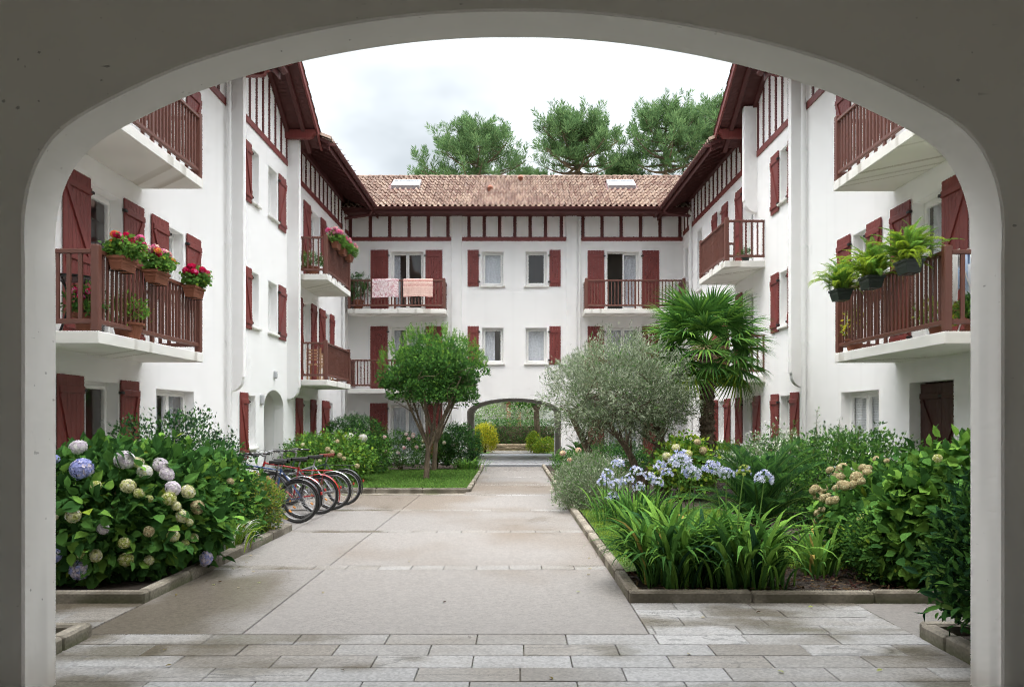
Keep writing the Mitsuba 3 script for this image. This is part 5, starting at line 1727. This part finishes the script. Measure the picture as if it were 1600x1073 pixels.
# ---------------------------------------------------------------- bicycles
def bicycle(label, x, y, ang, frame, fender, saddle, rack=True, low_bar=True, seed=0, bag=None, lean=.05):
    k = thing('bicycle', label, 'bicycle', 'bicycles parked in a row by the left wall')
    q = rng(seed)
    R = .33
    ca, sa = math.cos(ang), math.sin(ang)
    cl, sl_ = math.cos(lean), math.sin(lean)
    M = T(np.array([[-ca, sa * cl, sa * sl_ * 0, x], [-sa, -ca * cl, ca * sl_, y], [0, sl_, cl, .004], [0, 0, 0, 1.0]]))
    W = 1.04
    H0, H1, S, BB_ = np.array([W - .085, 0, .70]), np.array([W - .125, 0, .86]), np.array([.335, 0, .80]), np.array([.43, 0, .28])
    A0, A1 = np.array([0, 0, R]), np.array([W, 0, R])

    def add(parent, name, mb, mt, smooth=50, label=None):
        return part(parent, name, P(mb, mt, smooth), label, to_world=M)
    for c in (A0, A1):
        w = holder(k, 'wheel')
        v, f = torus(R - .021, .021, 40, 8)
        add(w, 'tyre', MB().add(v + c, f), 'm_rubber', True)
        v, f = torus(R - .052, .011, 40, 6)
        add(w, 'rim', MB().add(v + c, f), 'm_chrome', True)
        m = MB()
        for i in range(28):
            a = i * 2 * PI / 28
            b = a + (.45 if i % 4 < 2 else -.45)
            s = .028 if i % 2 else -.028
            m.tube([c + [.022 * math.cos(b), s, .022 * math.sin(b)], c + [(R - .055) * math.cos(a), 0, (R - .055) * math.sin(a)]], .0012, 3, None, False)
        part(w, 'spokes', P(m, 'm_chrome'), stuff=True, to_world=M)
        add(w, 'hub', MB().tube([c + [0, -.05, 0], c + [0, .05, 0]], .022, 10), 'm_chrome')
        a = np.linspace(-.35, 2.5, 20) if c is A0 else np.linspace(.35, 2.6, 18)
        a = (PI - a) if c is A0 else a
        rr = R + .022
        m = MB()
        ring = np.array([[rr * math.cos(t), 0, rr * math.sin(t)] for t in a])
        rows = []
        for yy, dr_ in ((-.026, -.010), (-.014, 0), (0, .004), (.014, 0), (.026, -.010)):
            rows.append(c + ring * (1 + dr_ / rr) + [0, yy, 0])
        n = len(a)
        i = np.arange(n - 1)
        for r_ in range(4):
            m.add(np.vstack([rows[r_], rows[r_ + 1]]), np.stack([i, i + 1, i + n + 1, i + n], 1))
        add(k, 'mudguard', m, fender, True)
    fr = MB()
    fr.tube([BB_, S], .015, 10).tube([S - [0, 0, .03], H1 if low_bar else H0 + [-.12, 0, -.1]], .014, 10).tube([BB_, H0], .017, 10).tube([H0 - [-.015, 0, .03], H1 + [-.01, 0, .03]], .018, 10)
    for s in (-1, 1):
        fr.tube([A0 + [0, s * .055, 0], BB_ + [-.03, s * .03, 0]], .009, 8).tube([A0 + [0, s * .055, 0], S + [0, s * .016, -.03]], .008, 8)
    add(k, 'frame', fr, frame)
    fk = MB()
    for s in (-1, 1):
        fk.tube(smooth_curve([H0 + [.0, s * .03, -.02], (H0 + A1) / 2 + [.005, s * .05, 0], A1 + [0, s * .052, 0]], 8), np.linspace(.013, .008, 8), 8)
    add(k, 'fork', fk, frame)
    hb = MB().tube([H1, H1 + [-.03, 0, .12]], .013, 8)
    c = H1 + [-.035, 0, .12]
    hb.tube(smooth_curve([c + [.05, 0, 0], c + [.06, .10, .03], c + [0, .24, .06], c + [-.12, .29, .055]], 12), .011, 8)
    hb.tube(smooth_curve([c + [.05, 0, 0], c + [.06, -.10, .03], c + [0, -.24, .06], c + [-.12, -.29, .055]], 12), .011, 8)
    hb.tube([c, c + [.06, 0, 0]], .013, 8)
    add(k, 'handlebar', hb, 'm_chrome')
    g = MB()
    for s in (-1, 1):
        g.tube([c + [-.04, s * .262, .058], c + [-.15, s * .30, .054]], .017, 8)
        g.tube([c + [0.03, s * .2, .045], c + [-.03, s * .27, .02]], .006, 5)
    add(k, 'grip', g, 'm_saddle')
    cb = MB()
    for s in (-1, 1):
        cb.tube(smooth_curve([c + [0, s * .18, .05], c + [.16, s * .12, .06], c + [.17, s * .03, -.1], H0 + [.03, s * .02, .02]], 12), .0035, 5)
    add(k, 'brake_cable', cb, 'm_saddle')
    add(k, 'seat_post', MB().tube([S, S + [-.03, 0, .11]], .012, 8), 'm_chrome')
    n = 14
    t = np.linspace(0, 1, n)
    wd = .075 * (1 - t) ** .8 + .02
    wd[0] = .05
    sc = S + [-.16, 0, .125]
    vs = []
    for yy, zz in ((-1, -.022), (-.85, .018), (0, .03), (.85, .018), (1, -.022)):
        vs.append(np.stack([sc[0] + .28 * t, wd * yy, sc[2] + zz + .015 * (1 - t) ** 2 - .0 * t], 1))
    i = np.arange(n - 1)
    m = MB()
    for r_ in range(5):
        m.add(np.vstack([vs[r_], vs[(r_ + 1) % 5]]), np.stack([i, i + 1, i + n + 1, i + n], 1))
    m.tube([sc + [.02, 0, -.03], sc + [.2, 0, -.025]], .012, 6)
    add(k, 'saddle', m, saddle, 60)
    m = MB()
    v, f = torus(.085, .008, 24, 5)
    m.add(v + BB_ + [0, -.045, 0], f)
    for i in range(5):
        a = i * 2 * PI / 5
        m.tube([BB_ + [0, -.045, 0], BB_ + [.085 * math.cos(a), -.045, .085 * math.sin(a)]], .006, 4)
    m.tube([BB_ + [0, -.06, 0], BB_ + [.12, -.075, -.11]], .009, 6).tube([BB_ + [0, .06, 0], BB_ + [-.12, .075, .11]], .009, 6)
    add(k, 'crank', m, 'm_chrome')
    m = MB().box(BB_[0] + .08, BB_[0] + .17, -.17, -.08, BB_[2] - .125, BB_[2] - .10, b=.006).box(BB_[0] - .17, BB_[0] - .08, .08, .17, BB_[2] + .10, BB_[2] + .125, b=.006)
    add(k, 'pedal', m, 'm_saddle')
    m = MB()
    for z in (.084, -.084):
        m.tube([BB_ + [0, -.045, z], A0 + [0, -.045, z * .4]], .004, 4)
    add(k, 'chain', m, 'm_saddle')
    if rack:
        m = MB()
        for s in (-1, 1):
            m.tube([S + [-.02, s * .05, -.06], A0 + [-.22, s * .055, R + .08]], .006, 6).tube([A0 + [-.10, s * .055, R + .085], A0 + [0, s * .06, 0]], .005, 6)
        for i in range(4):
            m.tube([A0 + [-.20 + .1 * i, -.055, R + .083], A0 + [-.20 + .1 * i, .055, R + .083]], .005, 5)
        add(k, 'rack', m, 'm_bike_black' if bag != 'red' else 'm_bike_red')
    add(k, 'rear_light', MB().box(-R - .045, -R - .02, -.025, .025, R + .10, R + .15, b=.008), 'm_bike_red')
    add(k, 'reflector', MB().box(.12, .14, -.03, -.02, R - .02, R + .02, b=.004).tube([A0 + [.1, .005, -.16], A0 + [.14, .005, -.13]], .016, 6), 'm_amber')
    if bag == 'red':
        add(k, 'pannier', MB().box(.02, .22, -.10, .10, R + .16, R + .27, b=.04), 'm_bike_red', label='red bundle on the rack')
    if bag == 'bottle':
        d = unit(H0 - BB_)
        p = BB_ + d * .22 + [-.03, 0, .045]
        add(k, 'bottle', MB().tube([p, p + d * .15, p + d * .16, p + d * .19], [.034, .034, .018, .016], 12), 'm_bike_blue')


bicycle('black bicycle with a blue bottle on its frame, nearest to the camera', -3.33, 12.9, -.06, 'm_bike_black', 'm_bike_black', 'm_saddle', True, True, 1, 'bottle')
bicycle('bicycle with a blue frame, second in the row', -3.42, 13.5, .05, 'm_bike_blue', 'm_chrome', 'm_saddle', True, True, 2)
bicycle('bicycle with red frame, red mudguards and a red bundle, third in the row', -3.28, 14.1, -.02, 'm_bike_red', 'm_bike_red', 'm_saddle', True, True, 3, 'red', -.04)
bicycle('bicycle with silver mudguards, fourth in the row', -3.22, 14.85, .03, 'm_bike_silver', 'm_chrome', 'm_saddle', False, False, 4)
bicycle('dark green bicycle with a brown leather saddle, farthest of the row', -3.18, 15.6, -.03, 'm_bike_green', 'm_bike_black', 'm_saddle_brown', True, False, 5)


# ---------------------------------------------------------------- things on the balconies
def box_trough(L, w, h, flare=.03, t=.014):
    """open planter box: length along y, width along x, rim at z = 0"""
    m = MB()
    f = np.array([[0, 1, 5, 4], [1, 2, 6, 5], [2, 3, 7, 6], [3, 0, 4, 7]])

    def ring(z, a, b):
        return np.array([[-a, -b, z], [a, -b, z], [a, b, z], [-a, b, z]])
    o0, o1 = ring(-h, w / 2 - flare, L / 2 - flare), ring(-.035, w / 2 - .006, L / 2 - .006)
    r0, r1 = ring(-.035, w / 2 + .008, L / 2 + .008), ring(0, w / 2 + .010, L / 2 + .010)
    i1, i0 = ring(0, w / 2 - t, L / 2 - t), ring(-.05, w / 2 - t - .01, L / 2 - t - .01)
    for a, b in ((o0, o1), (o1, r0), (r0, r1), (r1, i1), (i1, i0)):
        m.add(np.vstack([a, b]), f)
    m.add(o0, np.array([[0, 1, 2, 3]]))
    m.box(-w / 2 + .01, w / 2 - .01, -L / 2 + .01, L / 2 - .01, -h * .5, -.03)
    return m


GER = {}


def geranium_box(label, c, L, seed, colours, group=None, w=.19, h=.17, n=24, size=1.0):
    q = rng(seed)
    k = thing('flower_box', label, 'flower box', group)
    Tm = T().translate(list(c))
    part(k, 'box', P(box_trough(L, w, h), 'm_terra'), to_world=Tm)
    m = MB()
    for y in (-L * .25, L * .25):
        m.tube([(-w / 2 - .10, y, .03), (-w / 2 - .02, y, .03), (-w / 2 - .02, y, -h - .01), (w / 2, y, -h - .012)], .006, 5)
    part(k, 'bracket', P(m, 'm_iron'), to_world=Tm)
    cc, rad = np.array([0.03, 0, .12]), np.array([.17, L * .58, .14]) * size
    p, o = crown_points(q, cc, rad, 90, 11, .03, .3, .6, -.7, -.14, seed)
    N = o * .5 + np.array([.2, -.4, .6]) + q.normal(0, .4, (len(p), 3))
    v, f, uv = leaves(p, o + q.normal(0, .8, p.shape), N, q.uniform(.035, .06, len(p)), q.uniform(.04, .06, len(p)), q.choice([1, 2, 26, 3], len(p), p=[.45, .3, .2, .05]), q.uniform(.8, 1.25, len(p)), L4)
    part(k, 'foliage', P((v, f), 'm_leaf', uv=uv), stuff=True, to_world=Tm)
    m = MB()
    for i in range(n):
        a = q.random() * 2 * PI
        e = cc + np.array([math.cos(a) * rad[0] * q.uniform(.2, 1.1), q.uniform(-1, 1) * rad[1] * 1.0, rad[2] * q.uniform(.55, 1.35)])
        m.tube(smooth_curve([(0, e[1] * .5, 0), (e[0] * .4, e[1] * .8, e[2] * .6), e], 6), .003, 4, (26.5, 1))
        col = colours[q.integers(len(colours))]
        kk = (col, i % 2)
        if kk not in GER:
            GER[kk] = P(flower_ball(300 + i, .5, 34, {'red': [16, 16, 17], 'pink': [17, 16], 'pale': [17, 25, 19], 'orange': [18, 16, 4]}[col], {'red': [6, 3, 1], 'pink': [4, 1], 'pale': [3, 3, 1], 'orange': [4, 2, 1]}[col], .30, .75), 'm_leaf')
        s = q.uniform(.065, .10) * size
        part(k, 'flower_head', GER[kk], to_world=tilt((math.cos(a) * .5, math.sin(a) * .5 - .2, 1), np.array(c) + e, s, i))
    part(k, 'stem', P(m, 'm_leaf'), to_world=Tm)


gl = 'flower boxes on the near left balcony rail'
geranium_box('terracotta flower box with pink and crimson geraniums, nearest on the left balcony rail', (-5.07, 10.9, 3.66), .44, 201, ['red', 'pink', 'pink', 'red', 'orange'], gl)
geranium_box('terracotta flower box with pale pink and orange geraniums, middle of the left balcony rail', (-5.06, 11.9, 3.66), .46, 202, ['pale', 'pale', 'pink', 'red', 'orange'], gl)
geranium_box('terracotta flower box with trailing red geraniums, far end of the left balcony rail', (-5.05, 13.25, 3.66), .44, 203, ['red', 'red', 'red', 'pink'], gl)
gf = 'flower boxes on the far left balcony rail'
geranium_box('flower box of pale pink geraniums, nearest on the far left second-floor rail', (-5.0, 23.5, 6.5), .5, 204, ['pale', 'pink', 'pale'], gf, size=1.2, n=20)
geranium_box('flower box of pale pink geraniums, middle of the far left second-floor rail', (-5.0, 24.4, 6.5), .5, 205, ['pale', 'pink', 'pale'], gf, size=1.25, n=20)
geranium_box('flower box of pale pink geraniums, far end of the far left second-floor rail', (-5.0, 25.3, 6.5), .5, 206, ['pale', 'pink', 'pale', 'red'], gf, size=1.2, n=20)


def fern_frond(seed, L=1.0, n=44):
    q = rng(seed)
    t = np.linspace(0, 1, n)
    th = 1.40 - .4 * q.random() - (.9 + 1.2 * q.random()) * t ** 1.6
    ds = L / (n - 1)
    r_ = np.stack([np.concatenate([[0], np.cumsum(np.cos(th[:-1]) * ds)]), t * 0, np.concatenate([[0], np.cumsum(np.sin(th[:-1]) * ds)])], 1)
    m = MB().tube(r_[::3], np.linspace(.008, .003, len(r_[::3])), 3, (26.5, 1), False)
    tg = unit(np.gradient(r_, axis=0))
    ln = .115 * L * np.sin(PI * np.clip(t * .9 + .08, 0, 1)) ** .7
    for s in (-1, 1):
        D = tg * .35 + np.array([0, s * 1.0, -.1]) + q.normal(0, .08, (n, 3))
        v, f, uv = leaves(r_[3:], D[3:], np.tile([-.3, 0, 1.0], (n - 3, 1)), ln[3:], .026 * L, np.full(n - 3, 24 if seed % 2 else 2), q.uniform(.85, 1.3, n - 3), L2)
        m.add(v, f, uv)
    return m


FERN = [P(fern_frond(i), 'm_leaf') for i in range(8)]


def fern_box(label, c, seed, L=.34, n=120, size=.50):
    q = rng(seed)
    k = thing('fern_planter', label, 'fern', 'ferns on the right balcony rail')
    Tm = T().translate(list(c))
    part(k, 'pot', P(box_trough(L, .24, .17, .035), 'm_green_plastic'), to_world=Tm)
    for i in range(n):
        a = q.random() * 2 * PI
        el = q.normal(.10, .38)
        X = np.array([math.cos(a) * math.cos(el), math.sin(a) * math.cos(el), math.sin(el)])
        Y = np.array([-math.sin(a), math.cos(a), 0])
        s = size * q.uniform(.7, 1.3)
        o = np.array(c) + np.array([q.normal(0, .04), q.normal(0, .08), -.02])
        part(k, 'frond', FERN[i % 8], to_world=M4(X * s, Y * s, np.cross(X, Y) * s, o))


fern_box('bright green fern in a dark planter, nearest on the right balcony rail', (5.05, 10.85, 3.62), 211)
fern_box('bright green fern in a dark planter, middle of the right balcony rail', (5.03, 11.95, 3.60), 212)
fern_box('bright green fern in a dark planter, far end of the right balcony rail', (5.0, 13.0, 3.58), 213)


def potted(label, c, r_, h, rad, seed, ids, w, tips=60, per=12, L=.06, cat='potted plant', mt='m_terra', flowers=None):
    q = rng(seed)
    k = thing('potted_plant', label, cat)
    v, f = lathe([(0, 0), (r_ * .72, 0), (r_ * .95, h * .85), (r_ * 1.06, h * .86), (r_ * 1.08, h), (r_ * .92, h), (r_ * .88, h * .9), (0, h * .9)], 18)
    part(k, 'pot', P((v + np.array(c), f), mt, 40))
    cc = (c[0], c[1], c[2] + h + rad[2] * .8)
    p, o = crown_points(q, cc, rad, tips, per, .04, .35, .6, -.8, c[2] + h * .9, seed)
    v, f, uv = fill(q, p, o, L, L * .5, ids, w, L2)
    part(k, 'foliage', P((v, f), 'm_leaf', uv=uv), stuff=True)
    part(k, 'stem', P(stems_mesh((c[0], c[1], c[2] + h * .9), cc, rad, 6, .008, seed), 'm_leaf'))
    for i, (dx, dy, dz, s) in enumerate(flowers or ()):
        part(k, 'flower_head', P(flower_ball(400 + i, s / 2, 26, [16, 17], [2, 1], s * .3, .8), 'm_leaf'), to_world=T().translate([cc[0] + dx, cc[1] + dy, cc[2] + dz]))


potted('terracotta pot with a red-flowered plant on the floor of the near left balcony', (-5.45, 10.75, F1), .17, .24, (.22, .22, .18), 221, [1, 0, 2], [3, 2, 1], flowers=[(.1, -.15, .12, .09), (-.12, -.1, .14, .1), (.02, -.2, .05, .08)])
potted('terracotta trough plant behind the bars in the middle of the near left balcony', (-5.3, 11.55, F1), .2, .22, (.22, .26, .22), 222, [2, 1, 3], [3, 2, 1])
potted('trailing plant in a pot low behind the bars of the right first-floor balcony', (5.65, 11.3, F1), .13, .16, (.24, .3, .20), 223, [3, 2, 4], [3, 3, 1])
potted('leafy pot plant in the near corner of the right first-floor balcony', (5.8, 10.68, F1), .14, .16, (.17, .16, .15), 224, [1, 2, 0], [3, 3, 1])
potted('yellow-leaved pot plant at the far end of the right first-floor balcony', (5.45, 13.6, F1), .14, .2, (.14, .14, .25), 225, [4, 3, 2], [3, 3, 1], 30)
potted('tall bushy plant in a pot at the left end of the rear left balcony', (-5.55, 29.75, 5.48), .2, .32, (.38, .3, .52), 226, [1, 0, 5], [3, 3, 1], 150, 12, .075)
potted('green plant in a pot on the floor of the far left second-floor balcony', (-5.6, 23.2, F2), .2, .25, (.4, .25, .22), 227, [1, 2, 19], [3, 2, .6], 80)
potted('small dark pot plant on the far right second-floor balcony', (5.75, 21.15, F2), .1, .12, (.12, .12, .12), 228, [1, 26, 0], [3, 2, 1], 30, 10, .05, mt='m_green_plastic')

# small table on the near left balcony
k = thing('balcony_table', 'small round dark metal table on the near left balcony', 'table')
cx, cy = -5.72, 10.85
v, f = lathe([(0, .70), (.28, .70), (.295, .71), (.295, .73), (.28, .735), (0, .735)], 28)
part(k, 'table_top', P((v + [cx, cy, F1], f), 'm_iron', 40))
for i in range(3):
    a = i * 2 * PI / 3 + .5
    part(k, 'leg', P(MB().tube(smooth_curve([(cx + .2 * math.cos(a), cy + .2 * math.sin(a), F1 + .70), (cx + .06 * math.cos(a), cy + .06 * math.sin(a), F1 + .4), (cx + .26 * math.cos(a), cy + .26 * math.sin(a), F1 + .002)], 9), .01, 6), 'm_iron', 50))


def chair(label, x, y, z, rot, mt='m_wood'):
    k = thing('balcony_chair', label, 'chair', 'wooden chairs on the far left balcony')
    M = T().translate([x, y, z]).rotate([0, 0, 1], rot)
    part(k, 'seat', P(MB().box(-.2, .2, -.2, .2, .43, .46, b=.008), mt), to_world=M)
    for sx in (-.18, .18):
        part(k, 'leg', P(MB().box(sx - .02, sx + .02, -.19, -.15, .002, .43, b=.004), mt), to_world=M)
        part(k, 'leg', P(MB().box(sx - .02, sx + .02, .16, .20, .002, .88, b=.004), mt), to_world=M)
    for i in range(4):
        part(k, 'back_slat', P(MB().box(-.16, .16, .17, .19, .54 + .085 * i, .59 + .085 * i, b=.004), mt), to_world=M)


chair('light wooden chair at the near side of the far left first-floor balcony', -5.55, 23.4, F1, 180)
chair('light wooden chair deeper on the far left first-floor balcony', -5.55, 24.6, F1, 0)


# towels over the rear balcony rail
def towel(label, x0, x1, zr, y, drop, mt, seed):
    k = thing('towel', label, 'towel', None)
    n, mrow = 30, 26
    u = np.linspace(0, 1, n)
    s = np.linspace(0, 1, mrow)
    back = .30
    tot = drop + back + .10
    path_ = []
    for t in s:
        d = t * tot
        if d < back:
            path_.append((y + .055, zr - back + d))
        elif d < back + .10:
            a = (d - back) / .10 * PI
            path_.append((y + .055 * math.cos(a), zr + .035 * math.sin(a)))
        else:
            path_.append((y - .055, zr - (d - back - .10)))
    path_ = np.array(path_)
    X, S_ = np.meshgrid(u, s)
    wob = .012 * np.sin(X * 17 + seed) * np.clip(S_ * 1.6 - .7, 0, 1) + .006 * np.sin(X * 41)
    v = np.stack([x0 + (x1 - x0) * X, path_[:, 0][:, None] - wob * 1.0 + X * 0, path_[:, 1][:, None] + X * 0 - .012 * np.sin(X * 5 + seed) * S_], -1).reshape(-1, 3)
    i, j = np.meshgrid(np.arange(mrow - 1), np.arange(n - 1), indexing='ij')
    f = np.stack([i * n + j, i * n + j + 1, (i + 1) * n + j + 1, (i + 1) * n + j], -1).reshape(-1, 4)
    uv = np.stack([X, S_ * tot / max(tot, .01)], -1).reshape(-1, 2)
    v2, f2 = np.array(v), np.vstack([f[:, [0, 1, 2]], f[:, [0, 2, 3]]])
    scene[f'{k}'] = mikit.ply((v2, f2), mt, True, uv)


towel('white towel with red flower print over the rear left balcony rail', -5.02, -4.10, 5.47 + 1.02, YR - .945, .62, 'm_towel_floral', 1.0)
towel('striped pink and cream towel over the rear left balcony rail', -3.93, -2.90, 5.47 + 1.02, YR - .945, .60, 'm_towel_stripe', 2.3)

# washing on the near right balcony
k = thing('laundry_rack', 'folding rack with white and pale blue washing on the near right balcony', 'laundry')
m = MB()
for y in (10.75, 11.15):
    m.tube([(5.62, y, F1 + .003), (5.98, y, F1 + 1.05)], .009, 6).tube([(5.98, y, F1 + .003), (5.62, y, F1 + 1.05)], .009, 6)
for x in (5.62, 5.74, 5.86, 5.98):
    m.tube([(x, 10.7, F1 + 1.06), (x, 11.2, F1 + 1.06)], .006, 6)
part(k, 'frame', P(m, 'm_frame', 50))
q = rng(231)
for i, (x, w_, dr_, mt) in enumerate([(5.64, .40, .62, 'm_white_cloth'), (5.76, .42, .50, 'm_pale_blue'), (5.92, .40, .66, 'm_white_cloth')]):
    n = 16
    u, s = np.meshgrid(np.linspace(0, 1, n), np.linspace(-.35, 1, n), indexing='ij')
    yy = 10.75 + w_ * u
    xx = x + np.where(s < 0, .016, -.016) + .02 * np.sin(u * 11 + i) * np.abs(s)
    v = np.stack([xx, yy, F1 + 1.07 - dr_ * np.abs(s) - .03 * np.sin(u * 7 + i) * np.abs(s)], -1).reshape(-1, 3)
    a, b = np.meshgrid(np.arange(n - 1), np.arange(n - 1), indexing='ij')
    part(k, 'garment', P((v, np.stack([a * n + b, (a + 1) * n + b, (a + 1) * n + b + 1, a * n + b + 1], -1).reshape(-1, 4)), mt, True))

# leaves dropped on the paving
q = rng(241)
LF = [P((leaves(np.zeros((1, 3)), np.array([[1.0, 0, 0]]), np.array([[0, .2, 1.0]]), 1.0, .55, [0], [1.0], L4)[:2]), 'm_leaf', uv=(c + .5, b)) for c, b in ((22, .5), (15, .7), (23, 1.2), (14, .8))]
for i, (x, y) in enumerate([(-2.4, 5.75), (-1.75, 7.7), (-2.75, 8.5), (-3.0, 8.9), (-2.95, 9.3), (-2.6, 7.9), (-2.85, 8.2), (1.63, 5.28), (.2, 5.15), (1.5, 6.7), (-.35, 6.1), (2.3, 5.3), (.72, 8.6), (-3.05, 9.8), (.8, 10.4), (-2.9, 8.05), (-3.02, 8.25), (-2.7, 8.75), (-2.98, 9.05), (-2.5, 8.15), (-3.05, 7.6), (-1.2, 9.4), (-.6, 7.3), (.55, 7.7), (.85, 9.6), (.8, 8.9), (2.0, 6.9), (2.5, 7.1), (-2.2, 5.4), (1.15, 5.65), (-1.1, 5.3)]):
    k = thing('fallen_leaf', 'small dry fallen leaf lying on the paving', 'leaf', 'dry leaves dropped on the paving')
    a = q.random() * 6.28
    s = q.uniform(.03, .055)
    scene[k] = {**LF[i % 4], 'to_world': M4(np.array([math.cos(a), math.sin(a), 0]) * s, np.array([-math.sin(a), math.cos(a), 0]) * s, np.array([0, 0, 1.0]) * s, (x, y, .012))}
